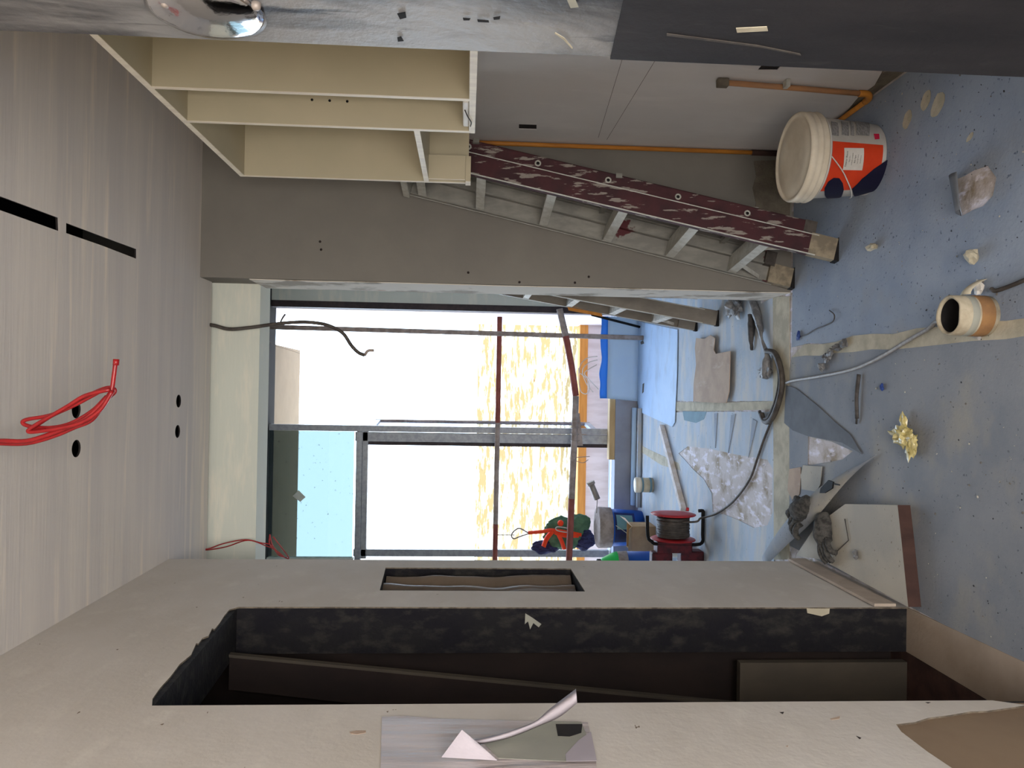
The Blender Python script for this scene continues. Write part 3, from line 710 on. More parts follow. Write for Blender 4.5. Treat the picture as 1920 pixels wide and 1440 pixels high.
# raised dusty board with brown face, and pale tile leaning on it
ZB = .048
ol = PP([(1683, 947), (1690, 1010), (1703, 1138), (1540, 1049), (1492, 1049), (1530, 985), (1585, 945)], z=ZB)
ol = [V((max(p.x, XL + .004), p.y, .0042)) for p in ol]
bm = B_(); prism_into(bm, ol, (0, 0, ZB - .004), mi=1)
bmesh.ops.recalc_face_normals(bm, faces=bm.faces)
for f in bm.faces:
    f.normal_update()
    if f.calc_center_median().z > ZB - .001 or f.normal.y > -.8: f.material_index = 0
tag(obj('raised_board', bm, [m_dusty, m_brown]), 'raised dust-covered board with a dark red-brown edge at the left wall', 'board')
a = [V((XL + .004, 2.50, .048)), V((XL + .004, 3.19, .048)), V((XL + .014, 3.19, .048)), V((XL + .014, 2.50, .048))]
bm = B_(); prism_into(bm, a, (-.0, 0, .075)); tag(obj('skirting_tile', bm, m_pinkboard), 'pinkish beige skirting tile standing along the foot of the left wall', 'tile')

# curled sheet with a black scrap and gloves
path = [F(*q) for q in ((1448, 1040), (1490, 990), (1530, 950), (1560, 920), (1600, 885), (1648, 852))]
path = smooth_pts(path, 4)
def curlf(u, v):
    i = v * (len(path) - 1); k = min(int(i), len(path) - 2); p = path[k].lerp(path[k + 1], i - k)
    d = (path[k + 1] - path[k]); n = V((d.y, -d.x, 0)).normalized()
    if n.y > 0: n = -n
    r = (.018 + .062 * math.sin(math.pi * min(1, v * .95 + .12)) ** .8) * (1 - .85 * max(0, (v - .6) / .4))
    a = u * 2.35
    return p + n * (r * (1 - math.cos(a)) * .9 - r * .35) + V((0, 0, .007 + r * math.sin(a) * 1.0 if a < 1.9 else .007 + r * math.sin(a)))
bm = B_(); grid_into(bm, curlf, 14, 26, (0, 0, .002))
tag(obj('curled_sheet', bm, m_sheetB), 'rolled-up edge of dusty sheeting arching beside the grey gloves', 'curled sheet')
q = PP(crop([(550, 690), (560, 640), (640, 555), (690, 575), (680, 640), (600, 690)], 1440, 800, 5.54), z=.075)
bm = B_(); prism_into(bm, q, (0, 0, .006)); prism_into(bm, PP(crop([(685, 585), (750, 600), (748, 612), (685, 600)], 1440, 800, 5.54), z=.075), (0, 0, .004))
tag(obj('tape_scrap', bm, m_black), 'black tape scrap stuck to the rolled-up sheeting', 'scrap')
def glove(name, c, ang, label, s=1.0, z=.02, seed=1):
    c = V(c); ca, sa = math.cos(ang), math.sin(ang)
    def L(x, y, h): return V((c.x + s * (x * ca - y * sa), c.y + s * (x * sa + y * ca), c.z + s * h))
    bm = B_()
    # palm and cuff as one flattened tube, fingers as curled tapered tubes rooted in the palm
    tube_into(bm, [L(-.09, 0, .012), L(-.05, .004, .02), L(0, 0, .028), (L(.035, 0, .02))], lambda t: s * (.030 + .012 * math.sin(t * 3)), seg=14, flat=.5)
    for k, (yy, ln, cu) in enumerate(((-.037, .070, .2), (-.013, .088, .9), (.013, .082, .4), (.037, .060, 1.1))):
        tube_into(bm, [L(.02, yy * .8, .022), L(.045, yy, .03), L(.045 + ln * .5, yy * 1.1 + .008 * cu, .03 - .004 * cu), L(.045 + ln * (1 - .3 * cu), yy * 1.15 + .02 * cu, .012)], lambda t: s * (.0125 - .003 * t), seg=9)
    tube_into(bm, [L(-.03, -.03, .02), L(-.005, -.055, .024), L(.03, -.066, .016)], lambda t: s * (.013 - .003 * t), seg=9)
    for v in bm.verts:
        v.co += V((1, 1, .6)) * .004 * noise.noise(v.co * 45 + V((seed, 0, 0)))
        v.co.z = max(v.co.z, c.z + .001)
    return tag(obj(name, bm, m_glove), label, 'glove', 'work gloves on the dusty board')
glove('work_glove', F(1512, 962, .062) , 2.2, 'crumpled grey work glove draped over the rolled-up sheeting', 1.15, seed=3)
glove('work_glove', F(1555, 1003, .05), 3.5, 'crumpled grey work glove lying lower on the raised dusty board', .95, seed=9)

# ---------------------------------------------------------------- white bucket
nb_ = F(1664, 302, .004); nd_ = V((nb_.x, nb_.y, 0)).normalized()
bc = nb_ + nd_ * .131; RL = .163; H = P(1455, 297, y=bc.y + RL * .95).z - .004
bk = empty('paint_bucket', bc, 'white plastic bucket with orange and navy label standing by the right wall', 'bucket')
def RB(z): return .128 + .026 * (z / H)
lathe('body', [(0, 0), (RB(0) - .006, 0), (RB(0), .006), (RB(.215), .215), (RB(.218) + .007, .218), (RB(.222) + .007, .224), (RB(.226), .226), (RB(.24), .242), (0, .242)], bc, m_white, bk, seg=64)
lathe('lid', [(.14, .225), (RL - .003, .226), (RL + .001, .234), (RL - .005, .244), (RL - .001, .250), (RL + .001, .258), (RL - .004, .266), (RL, .272), (RL, .288), (RL - .004, H), (RL - .010, H), (RL - .014, H - .005), (RL - .024, H - .006), (RL - .034, H - .002), (.09, H - .004), (.05, H - .006), (0, H - .005)], bc, m_lid, bk, seg=64)
def chit(px, py, r0=.140, c=None, rf=None):
    c = c or bc; rf = rf or RB; r = r0
    for _ in range(6):
        d = ray(px, py); o = V((-c.x, -c.y)); dd = V((d.x, d.y))
        A = dd.dot(dd); Bq = o.dot(dd); Cq = o.dot(o) - r * r; ds = Bq * Bq - A * Cq
        if ds < 0: t = -Bq / A
        else: t = (-Bq - math.sqrt(ds)) / A
        z = d.z * t + CAMZ - c.z; r = rf(max(0, min(H, z)))
    return math.atan2(d.y * t - c.y, d.x * t - c.x), z
def wrap(name, pts, mt, parent, off=.0012, c=None, rf=None, px=True, sub=5):
    c = c or bc; rf = rf or RB
    tz = [chit(*p, c=c, rf=rf) for p in pts] if px else pts
    tz = [(t if t < 1.2 else t - 2 * math.pi, z) for t, z in tz]
    bm = B_(); vs = [bm.verts.new((t, z * 6, 0)) for t, z in tz]
    for tr in tessellate_polygon([[v.co for v in vs]]):
        try: bm.faces.new([vs[i] for i in tr])
        except ValueError: pass
    for _ in range(sub):
        es = [e for e in bm.edges if e.calc_length() > .10]
        if not es: break
        bmesh.ops.subdivide_edges(bm, edges=es, cuts=1)
        bmesh.ops.triangulate(bm, faces=[f for f in bm.faces if len(f.verts) > 3])
    for v in bm.verts:
        t, z = v.co.x, v.co.y / 6
        r = rf(z) + off; v.co = V((c.x + r * math.cos(t), c.y + r * math.sin(t), c.z + z))
    r = bmesh.ops.extrude_face_region(bm, geom=list(bm.faces))
    for g in r['geom']:
        if isinstance(g, bmesh.types.BMVert):
            d = V((g.co.x - c.x, g.co.y - c.y, 0)).normalized(); g.co += d * .0006
    return obj(name, bm, mt, parent)
kx, ky, ks = 1440, 200, 7.58
t0, _ = chit(1600, 268); t1 = -2.75
zlo, zhi = .020, .214
lab = wrap('label', [(t0, zhi), (t0, zlo), (t0 - .5, zlo), (t0 - 1.0, zlo), (t1, zlo), (t1, zhi), (t0 - 1.0, zhi), (t0 - .5, zhi)], m_red, bk, px=False)
wrap('label_blob', crop([(800, 1150), (850, 1060), (930, 1005), (1010, 1010), (1060, 1080), (1075, 1170), (1040, 1270), (980, 1305), (860, 1300), (805, 1240)], kx, ky, ks), m_navy, bk, .003)
wrap('label_wedge', crop([(1190, 1160), (1330, 1020), (1500, 880), (1690, 755), (1690, 850), (1650, 1000), (1580, 1110), (1500, 1190), (1350, 1235), (1230, 1265)], kx, ky, ks), m_navy, bk, .003)
stk = wrap('sticker', crop([(1075, 590), (1355, 595), (1330, 900), (1055, 895)], kx, ky, ks), m_white, bk, .004)
wrap('red_square', crop([(1500, 392), (1575, 392), (1580, 465), (1515, 470)], kx, ky, ks), m_pink, bk, .002)
for a_, b_ in ((895, 985), (1035, 1130), (1160, 1205), (1235, 1420)):
    wrap('printed_text', crop([(a_, 215), (b_, 235), (b_ + 15, 420), (a_ + 12, 405)], kx, ky, ks), m_print, bk, .002)
def ctext(txt, th, z, size, mt, parent, c=None, rf=None, off=.0062):
    c = c or bc; rf = rf or RB
    cu = bpy.data.curves.new('t', 'FONT'); cu.body = txt; cu.size = size; cu.align_x = 'CENTER'
    o = bpy.data.objects.new('t', cu); C.objects.link(o)
    bpy.context.view_layer.update()
    me = bpy.data.meshes.new_from_object(o.evaluated_get(bpy.context.evaluated_depsgraph_get()))
    bpy.data.objects.remove(o)
    bm = B_(); bm.from_mesh(me)
    for v in bm.verts:
        zz = z + v.co.y; r = rf(zz) + off; t = th + v.co.x / r
        v.co = V((c.x + r * math.cos(t), c.y + r * math.sin(t), c.z + zz))
    return obj('lettering', bm, mt, parent)
ts, zs_ = chit(kx + 1205 / ks, ky + 745 / ks)
for k, (tx, sz) in enumerate((('Exterior Blanco', .0085), ('Mate 15 L', .0055), ('INTERIOR Y EXTERIOR', .0042), ('Base Agua', .0065), ('Lote 1204  05-23', .0045), ('Uso profesional', .0045))):
    ctext(tx, ts, zs_ + .024 - k * .0105, sz, m_black, stk)
hp = [chit(kx + a / ks, ky + b / ks) for a, b in ((885, 700), (960, 790), (1050, 910), (1120, 1040), (1175, 1160), (1190, 1240), (1160, 1290))]
pts = []
for t, z in hp: r = RB(z) + .008; pts.append(V((bc.x + r * math.cos(t), bc.y + r * math.sin(t), bc.z + z)))
tube('handle', pts, .0022, m_white, bk)

# ---------------------------------------------------------------- cardboard core tube
tc_ = V((F(1850, 593).x, F(1850, 593).y, .004)); tr = .058; th_ = P(1782, 593, y=tc_.y).z
tb = empty('cardboard_tube', tc_, 'short cardboard tube stub standing on end over the grey cable', 'tube')
bm = B_(); lathe_into(bm, [(tr - .009, .0), (tr, .0), (tr, th_), (tr - .004, th_ + .004), (tr - .009, th_ - .002), (tr - .010, .003), (tr - .009, 0)], tc_, seg=40)
for v in bm.verts:
    if v.co.z > th_ - .01: v.co.z += .004 * noise.noise(v.co * 30)
obj('wall_of_tube', bm, m_tube, tb)
lathe('shade_lining', [(tr - .0105, .002), (tr - .0102, .002), (tr - .0102, th_ - .006), (tr - .0106, th_ - .006), (tr - .0108, .004), (0, .004), (0, .002), (tr - .0105, .002)], tc_, m_black, tb, seg=40)  # black lining added, paints the shade inside the tube
lathe('brown_band', [(tr, .012), (tr + .0012, .013), (tr + .0012, .052), (tr, .053)], tc_, m_tubeb, tb, seg=40)
lathe('grey_band', [(tr, .058), (tr + .001, .059), (tr + .001, .078), (tr, .079)], tc_, m_greypatch, tb, seg=40)
bm = B_(); grid_into(bm, lambda u, v: V((tc_.x + tr + .002 + .045 * v, tc_.y - .02 + .06 * u, th_ * .5 + .01 - .05 * v * v + .01 * math.sin(u * 5))), 6, 6, (0, 0, .0015)); obj('torn_paper', bm, m_seam, tb)

# ---------------------------------------------------------------- small things near
def crumb(name, c, size, mt, label, cat, seed, sub=2, amp=.6, smooth=False):
    bm = B_(); crumple_into(bm, V(c) + V((0, 0, size[2] * .8)), size, seed, sub, amp, smooth=smooth)
    for v in bm.verts: v.co.z = max(v.co.z, .0045)
    return tag(obj(name, bm, mt), label, cat)
bm = B_()
yc = F(1712, 818)
crumple_into(bm, yc + V((.0, .02, .022)), (.028, .045, .026), 3, 3, .9, 2.6)
crumple_into(bm, yc + V((-.03, -.015, .014)), (.035, .025, .012), 8, 3, .9, 2.6)
crumple_into(bm, yc + V((.045, .035, .014)), (.03, .014, .010), 5, 2, .8)
for v in bm.verts: v.co.z = max(v.co.z, .005)
tag(obj('plastic_wrapper', bm, m_yellow), 'crumpled yellowish clear plastic wrapper on the near floor', 'wrapper')
a, b = F(1614, 702), F(1610, 785)
bm = B_(); tube_into(bm, [a + V((0, 0, .008)), a.lerp(b, .5) + V((0, .006, .010)), b + V((0, 0, .007))], lambda t: .008, seg=6, flat=.5); tube_into(bm, [b + V((0, 0, .008)), b + V((-.02, .008, .005))], .004, seg=5)
tag(obj('rubber_strip', bm, m_stick), 'short dusty black rubber strip lying on the near floor', 'strip')
bm = B_()
pp = [F(*q) for q in ((1588, 644), (1575, 652), (1562, 662), (1555, 672), (1545, 688))]
for k, p in enumerate(pp): crumple_into(bm, p + V((0, 0, .012)), (.018, .02, .012 + .003 * (k % 2)), k + 2, 2, .9)
for v in bm.verts: v.co.z = max(v.co.z, .005)
tag(obj('foil_scrap', bm, m_bag), 'twisted grey foil scrap beside the joint of the near sheets', 'scrap')
bm = B_()
tube_into(bm, [F(1555, 582, .01), F(1564, 590, .015), F(1562, 602, .01), F(1548, 610, .008), F(1530, 617, .01), F(1515, 626, .008), F(1500, 632, .008)], .0025, seg=6)
w_ = obj('wire_offcut', bm, m_dkcable); tag(w_, 'curly wire offcut with a blue end on the blue-grey sheet', 'wire')
bm = B_(); crumple_into(bm, F(1497, 630, .012), (.022, .014, .007), 4, 2, .9); obj('blue_end', bm, m_bluebit, w_)
crumb('paper_scrap', F(1641, 463), (.014, .035, .014), m_seam, 'small folded cream scrap near the foot of the maroon ladder', 'scrap', 2)
crumb('paper_scrap', F(1830, 480), (.022, .026, .016), m_seam, 'cream folded paper scrap between the tube stub and the floor hole', 'scrap', 6)
crumb('paper_scrap', F(1840, 540), (.02, .02, .010), m_white, 'white scrap beside the cardboard tube stub', 'scrap', 9)
crumb('tape_scrap', F(1656, 726), (.016, .008, .006), m_bluebit, 'small dark blue scrap near the black rubber strip', 'scrap', 3)
for (px, py, sx, sy, lb) in ((1701, 225, .014, .036, 'narrow cream paint splash nearest the white bucket'), (1736, 188, .013, .034, 'small cream paint splash, middle of the three on the right'), (1758, 198, .018, .044, 'largest oval cream paint splash on the blue-grey sheet'), (1819, 257, .008, .012, 'tiny cream paint splash below the three larger ones')):
    c = F(px, py); pts = []
    for k in range(14):
        t = 2 * math.pi * k / 14; r = 1 + .3 * noise.noise(V((math.cos(t), math.sin(t), px * .1)))
        pts.append(V((c.x + sy * r * math.cos(t) * .8 - sx * .7 * r * math.sin(t), c.y + sx * 2.0 * r * math.sin(t), .0042)))
    tag(prism('paint_splash', pts, (0, 0, .001), m_seam), lb, 'paint splash')
# grey cable across the near floor
pts = [F(1474, 718, .012), F(1490, 713, .012), F(1540, 705, .012), F(1600, 692, .012), F(1650, 670, .012), F(1700, 640, .012), F(1740, 617, .012), F(1765, 602, .012), F(1800, 585, .012)]
pts += [V((tc_.x + .075, tc_.y - .03, .012)), F(1868, 545, .012), F(1900, 534, .012), F(1960, 510, .012), F(2050, 490, .012)]
pts2 = [p for p in pts[:8]]
tag(tube('extension_cable', pts2 + [tc_ + V((-.062, .02, .006))], .0068, m_cable), 'light grey cable running from the threshold to the cardboard tube', 'cable')
tag(tube('extension_cable', pts[9:], .0062, m_dkcable), 'grey cable leaving the cardboard tube towards the viewer', 'cable')
# glossy wrapped dark cable at the threshold
lp = [F(*q, .02) for q in ((1440, 658), (1452, 662), (1462, 685), (1466, 715), (1462, 745), (1452, 775), (1442, 790), (1433, 789), (1428, 776))]
lp[0].z = .03
cb = tag(tube('cable_loop', lp, .0135, m_dkcable, seg=10), 'thick dark cable loop arching along the threshold', 'cable')
lp3 = [p + V((.012, .028, .0)) for p in lp[1:]]
bm = B_(); tube_into(bm, lp3, .009, seg=8); obj('second_core', bm, m_stick, cb)
fl = [F(*q, .025) for q in ((1407, 558), (1414, 575), (1424, 610), (1430, 640), (1438, 668), (1437, 690), (1433, 705))]
bm = B_(); tube_into(bm, fl, lambda t: .022 + .010 * math.sin(t * 9), seg=12, flat=.7)
for v in bm.verts:
    v.co += V((1, 1, .5)) * .010 * noise.noise(v.co * 30); v.co.z = max(v.co.z, .005)
bt = tag(obj('plastic_wrap', bm, m_bag), 'long twisted grey plastic wrap trailing beside the partition end', 'plastic wrap')
bm = B_(); crumple_into(bm, F(1436, 697, .02), (.03, .06, .022), 4, 3, .9); obj('crumpled_tail', bm, m_bag, bt)
crumb('plastic_wrap', F(1386, 574), (.055, .075, .035), m_bag, 'bunched grey plastic wrap at the foot of the partition', 'plastic wrap', 12, 3, .9)
bm = B_(); tube_into(bm, [F(1409, 590, .02), F(1409, 625, .02), F(1408, 640, .02), F(1410, 657, .012)], lambda t: .02 - .013 * t, seg=8)
for v in bm.verts: v.co += V((1, 1, .5)) * .008 * noise.noise(v.co * 40); v.co.z = max(v.co.z, .005)
tag(obj('foil_scrap', bm, m_stick), 'dark twisted scrap hanging off the grey plastic wrap', 'scrap')
# cardboard piece
cpts = crop([(1320, 280), (1420, 290), (1490, 245), (1545, 280), (1530, 420), (1555, 470), (1730, 435), (1722, 720), (1715, 930), (1680, 1062), (1400, 1050), (1285, 1040), (1290, 830), (1320, 600), (1305, 400)], 1100, 590, 6.4)
def cz(px): return .012 + .035 * max(0, (px - 1345) / 30)
bm = B_(); P3 = [P(a_, b_, z=.022) for a_, b_ in cpts]
prism_into(bm, P3, (0, 0, .004)); tag(obj('cardboard_piece', bm, m_card), 'torn notched cardboard piece lying beyond the threshold', 'cardboard')
# blue board
ol = PP([(1175, 612), (1271, 618), (1270, 700), (1266, 792), (1261, 800), (1200, 772), (1185, 755)], z=.008)
for p in (ol[0], ol[-1]): p.y = 6.60
bb = empty('blue_sheet', (.1, 6.0, .004), 'bright blue plastic sheet turned up against the window curb', 'plastic sheet')
bm = B_(); prism_into(bm, ol, (0, 0, .004)); obj('flat_panel', bm, m_blue, bb)
yl = 6.60; zl1 = P(1139, 680, y=6.62).z; zl2 = P(1126, 680, y=6.62).z
xa_, xb_ = P(1165, 612, z=.008).x, P(1163, 750, z=.008).x
bm = B_(); grid_into(bm, lambda u, v: V((xa_ + (xb_ - xa_) * v + .02 * u, yl - .0 + .015 * u + .01 * math.sin(v * 9) * u, .008 + (zl1 - .008) * u)), 5, 16, (0, .002, 0)); obj('lower_lip', bm, m_bluemid, bb)
bm = B_(); grid_into(bm, lambda u, v: V((xa_ + (xb_ - xa_) * v + .02, yl + .015 + .01 * math.sin(v * 9), zl1 + u * (zl2 - zl1 + .022 * noise.noise(V((v * 5, 1, 1)))))), 3, 20, (0, .002, 0)); obj('upper_lip', bm, m_blueT, bb)
for q in (((1201, 641), (1206, 638), (1208, 644), (1202, 646)), ((1205, 720), (1208, 718), (1207, 735), (1204, 738))):
    prism('stain', PP(q, z=.0121), (0, 0, .001), m_dkcable, bb)
# black rod
a = P(1118, 588, y=5.9); b = F(1199, 613, .02)
tag(tube('black_rod', [V((a.x + .02, 6.2, P(1110, 586, y=6.2).z)), b], .011, m_black, sm=1, seg=8), 'thin black rod leaning beside the far ladder onto the blue sheet', 'rod')
# batten
a, b = F(1241, 800, .02), F(1282, 956, .02); d = (b - a); s = V((-d.y, d.x, 0)).normalized() * .045
bm = B_(); beam(bm, a - s / 2 + V((0, 0, -.014)), b - s / 2 + V((0, 0, -.014)), s, (0, 0, .035)); tag(obj('wood_batten', bm, m_batten, bevel=.002), 'white painted timber batten lying on the pale blue sheet', 'batten')

# ---------------------------------------------------------------- around the reel
RY = 4.75
rc = P(1262, 986, y=RY)
rl = empty('cable_reel', V((rc.x, RY, 0)), 'red and black cable reel wound with grey cable', 'cable reel')
xf1, xf2 = P(1262, 964, y=RY).x, P(1262, 1010, y=RY).x
Rr = .138
for xx, s_ in ((xf1, 1), (xf2, -1)):
    lathe('flange', [(0, -.004), (Rr * .6, -.006), (Rr, -.002), (Rr + .002, .002), (Rr * .62, .008), (0, .008)], V((xx, RY, rc.z)), m_redp, rl, axis=(s_, 0, 0), seg=40)
lathe('drum', [(0, 0), (.06, 0), (.06, abs(xf1 - xf2)), (0, abs(xf1 - xf2))], V((xf2, RY, rc.z)), m_black, rl, axis=(1, 0, 0), seg=24)
bm = B_(); pts = []
turns = 13
for k in range(turns * 20):
    t = k / 20 * 2 * math.pi; u = k / (turns * 20)
    r = .096 + .010 * noise.noise(V((t * .4, 2, 0)))
    pts.append(V((xf2 + .016 + (xf1 - xf2 - .032) * (u + .03 * noise.noise(V((t * .3, 0, 4)))), RY + r * math.cos(t), rc.z + r * math.sin(t))))
tube_into(bm, pts, .0062, seg=6, sm=1); obj('wound_cable', bm, m_dkcable, rl)
fr = [P(a_, b_, y=RY) for a_, b_ in ((1211, 965), (1212, 1003), (1219, 1013), (1232, 1018), (1300, 1019), (1318, 1013), (1327, 1000), (1328, 975), (1325, 961), (1316, 956), (1306, 956))]
tube('frame', [V((p.x, RY - .04, max(p.z, .014))) for p in fr], .0105, m_black, rl, seg=10, sm=3)
bm = B_(); beam(bm, V((xf2 - .012, RY - .05, rc.z - .11)), V((xf2 - .012, RY - .05, rc.z + .11)), (-.07, 0, 0), (0, .10, 0)); obj('bracket', bm, m_ruby, rl, .006)
box('motor_foot', (xf2 - .15, RY - .05, .0045), (xf2 - .07, RY + .05, .15), m_ruby, rl, .01)
box('plug_box', (xf2 - .16, RY - .04, .20), (xf2 - .08, RY + .04, .33), m_ruby, rl, .01)
lathe('knob', [(0, 0), (.010, 0), (.010, .02), (0, .022)], P(1289, 958, y=RY - .05), m_redp, rl, axis=(1, 0, 0), seg=12)
pts = [V((xf2 + .12, RY - .10, rc.z - .03)), P(1306, 978, y=RY - .1), P(1313, 972, y=RY - .12), F(1325, 969, .03), F(1345, 962, .012), F(1375, 940, .012), F(1405, 900, .012), F(1420, 860, .012), F(1432, 825, .012), F(1442, 800, .012), F(1446, 790, .012)]
tag(tube('reel_cable', pts, .0065, m_dkcable), 'grey-brown cable running from the reel across the bare adhesive patch', 'cable')
jc = V((P(1275, 1032, y=4.95).x, 5.0, .004))
jg = empty('white_jug', jc, 'small white plastic jug behind the reel bracket', 'jug')
lathe('body', [(0, 0), (.05, 0), (.055, .01), (.055, .15), (.03, .19), (.022, .195), (0, .195)], jc, m_white, jg, seg=24)
lathe('cap', [(0, .195), (.026, .195), (.026, .225), (0, .225)], jc, m_white, jg, seg=18)
tube('handle', [jc + V((.05, 0, .14)), jc + V((.085, -.01, .13)), jc + V((.085, -.01, .07)), jc + V((.05, 0, .05))], .008, m_white, jg)

# blue bucket with white lid
b2 = V((P(1150, 989, y=6.42).x, 6.42, .004)); 
bk2 = empty('paint_bucket', b2, 'blue paint bucket with a dusty white lid under the hanging bag', 'bucket')
R2 = lambda z: .142 + .02 * z / .37
lathe('body', [(0, 0), (R2(0), 0), (R2(.33), .33), (0, .33)], b2, m_bblue, bk2, seg=40)
lathe('lid', [(.14, .262), (.168, .264), (.170, .32), (.172, .365), (.160, .378), (.14, .374), (0, .374)], b2, m_mud, bk2, seg=40)
th0 = math.atan2(-b2.y, -b2.x)
lb = wrap('label', [(th0 - .9, .08), (th0 + .9, .08), (th0 + .9, .25), (th0 - .9, .25)], m_bdark, bk2, .001, b2, R2, px=False)
wrap('label_panel', [(th0 - .1, .10), (th0 + .72, .10), (th0 + .72, .235), (th0 - .1, .235)], m_blabel, bk2, .002, b2, R2, px=False)
tube('handle', [V((b2.x + R2(.2) * math.cos(th0 + a_) * 1.04, b2.y + R2(.2) * math.sin(th0 + a_) * 1.04, .25 - zz)) for a_, zz in ((.1, 0), (-.15, .06), (-.45, .12), (-.8, .16))], .003, m_lstep, bk2)
# roller resting on the bucket
a, b = P(1108, 907, y=6.42), P(1120, 936, y=6.42); e = P(1117, 953, y=6.42)
e = V((b2.x + .12, 6.42, .386))
ro = empty('paint_roller', e, 'grey paint roller standing on the lid of the blue bucket', 'paint roller')
tube('sleeve', [a, b], .026, m_steel, ro, sm=1, seg=14); tube('end_ring', [a - (b - a) * .12, a + (b - a) * .05], .036, m_steel, ro, sm=1, seg=14)
tube('wire', [b, e.lerp(b, .4), e], .004, m_steel, ro, seg=6)
# cardboard box
x0, x1 = P(1200, 1033, y=5.95).x, P(1200, 986, y=5.95).x
cbx = empty('cardboard_box', ((x0 + x1) / 2, 6.02, 0), 'small opened cardboard carton in front of the blue bucket', 'box')
bm = B_()
for lo, hi in (((x0, 5.92, .0045), (x1, 5.925, .19)), ((x0, 6.12, .0045), (x1, 6.125, .19)), ((x0, 5.925, .0045), (x0 + .004, 6.12, .19)), ((x1 - .004, 5.925, .0045), (x1, 6.12, .19)), ((x0, 5.925, .0045), (x1, 6.12, .009))): box_into(bm, lo, hi)
obj('carton', bm, m_cardbox, cbx)
prism('flap', [V((x0, 5.921, .19)), V((x1, 5.921, .19)), V((x1 - .01, 5.85, .23)), V((x0 + .01, 5.85, .23))], (0, .002, .003), m_cardbox, cbx)
prism('flap', [V((x1, 5.93, .19)), V((x1, 6.12, .19)), V((x1 + .05, 6.1, .25)), V((x1 + .06, 5.95, .24))], (.002, 0, .003), m_card, cbx)
# bottle
bo = V((P(1200, 1062, y=5.6).x, 5.6, .004))
bt_ = empty('spray_bottle', bo, 'green-topped bottle with a blue body partly hidden behind the left wall', 'bottle')
zz = lambda px: P(px, 1062, y=5.6).z
lathe('body', [(0, 0), (.105, 0), (.11, .01), (.11, zz(1175)), (0, zz(1175))], bo, m_bblue, bt_, seg=28)
lathe('band', [(0, zz(1175)), (.112, zz(1175)), (.108, zz(1157)), (0, zz(1157))], bo, m_mud, bt_, seg=28)
lathe('shoulder', [(0, zz(1157)), (.108, zz(1157)), (.095, zz(1147)), (.06, zz(1130)), (.055, zz(1127)), (0, zz(1127))], bo, m_grn, bt_, seg=28)
lathe('cap', [(0, zz(1127)), (.054, zz(1127)), (.054, zz(1121)), (0, zz(1121))], bo, m_black, bt_, seg=20)
# can
cc = V((F(1226, 911).x, F(1226, 911).y + .05, .004)); cr = .058
can = empty('small_can', cc, 'small cream tin with teal bands standing on the pale blue sheet', 'can')
ch = P(1191, 911, y=cc.y).z - .004
lathe('body', [(0, 0), (cr, 0), (cr, ch * .72), (0, ch * .72)], cc, m_seam, can, seg=28)
lathe('lid', [(0, ch * .72), (cr + .003, ch * .72), (cr + .003, ch), (0, ch)], cc, m_lid, can, seg=28)
for z0_, z1_ in ((.1, .22), (.58, .68)):
    lathe('teal_band', [(cr, ch * z0_), (cr + .001, ch * z0_), (cr + .001, ch * z1_), (cr, ch * z1_)], cc, m_teal, can, seg=28)

# ---------------------------------------------------------------- poles across the window
def pole(name, pts, r, label, parts):
    root = empty(name, pts[0], label, 'pole')
    for nm, a_, b_, mt in parts:
        n = len(pts) - 1
        def at(t):
            k = min(int(t * n), n - 1); return pts[k].lerp(pts[k + 1], t * n - k)
        tube(nm, [at(a_ + (b_ - a_) * k / 6) for k in range(7)], r, mt, root, sm=1, seg=12)
    return root
YP = 6.42
vp_ = [P(512, 613, y=YP), P(1130, 632, y=YP)]; vp_[0] = V((vp_[0].x, YP, 3.19)); vp_[1].z = .004; vp_[1].x -= .0
pole('scaffold_pole', vp_, .0205, 'upright grey-brown scaffold pole in front of the window', (('tube', 0, 1, m_mud),))
h1 = [P(937, 594, y=YP + .045), P(928, 1046, y=YP + .045), P(925, 1200, y=YP + .045)]
pole('scaffold_pole', h1, .0215, 'upper horizontal red-brown pole crossing the window', (('tube', 0, .22, m_rust), ('cement_coat', .22, .43, m_mud), ('tube', .43, .72, m_rust), ('tube', .72, 1, m_mud)))
h2 = [P(1049, 579, y=YP - .05), P(1063, 640, y=YP - .05), P(1074, 700, y=YP - .05), P(1080, 745, y=YP - .05), P(1077, 820, y=YP - .05), P(1072, 930, y=YP - .05), P(1067, 1048, y=YP - .05), P(1063, 1120, y=YP - .05)]
pole('scaffold_pole', h2, .027, 'lower bowed red-brown pole crossing the window', (('cement_coat', 0, .12, m_mud), ('tube', .12, .42, m_rust), ('cement_coat', .42, .72, m_mud), ('tube', .72, 1, m_rust)))
a, b = P(1087, 775, y=YP - .05), P(1093, 836, y=YP - .05)
bm = B_(); beam(bm, a, b, (0, .04, 0), (0, 0, .045)); tag(obj('wood_block', bm, m_mud), 'short timber block tied under the lower window pole', 'block')
bm = B_()
for k in range(4): 
    r = .035; c = P(1078, 790 + k * 12, y=YP - .05)
    tube_into(bm, [c + V((0, r * math.cos(t), r * math.sin(t))) for t in [i * math.pi / 4 for i in range(8)]], .003, seg=5, sm=2, closed=True)
tube_into(bm, [P(1075, 858, y=YP - .09), P(1090, 857, y=YP - .09), P(1106, 856, y=YP - .08)], .003, seg=5)
tube_into(bm, [P(1075, 862, y=YP - .09), P(1092, 868, y=YP - .09), P(1103, 862, y=YP - .08)], .003, seg=5)
tag(obj('tie_wire', bm, m_steel), 'twisted tie wire holding the lower window pole', 'wire')
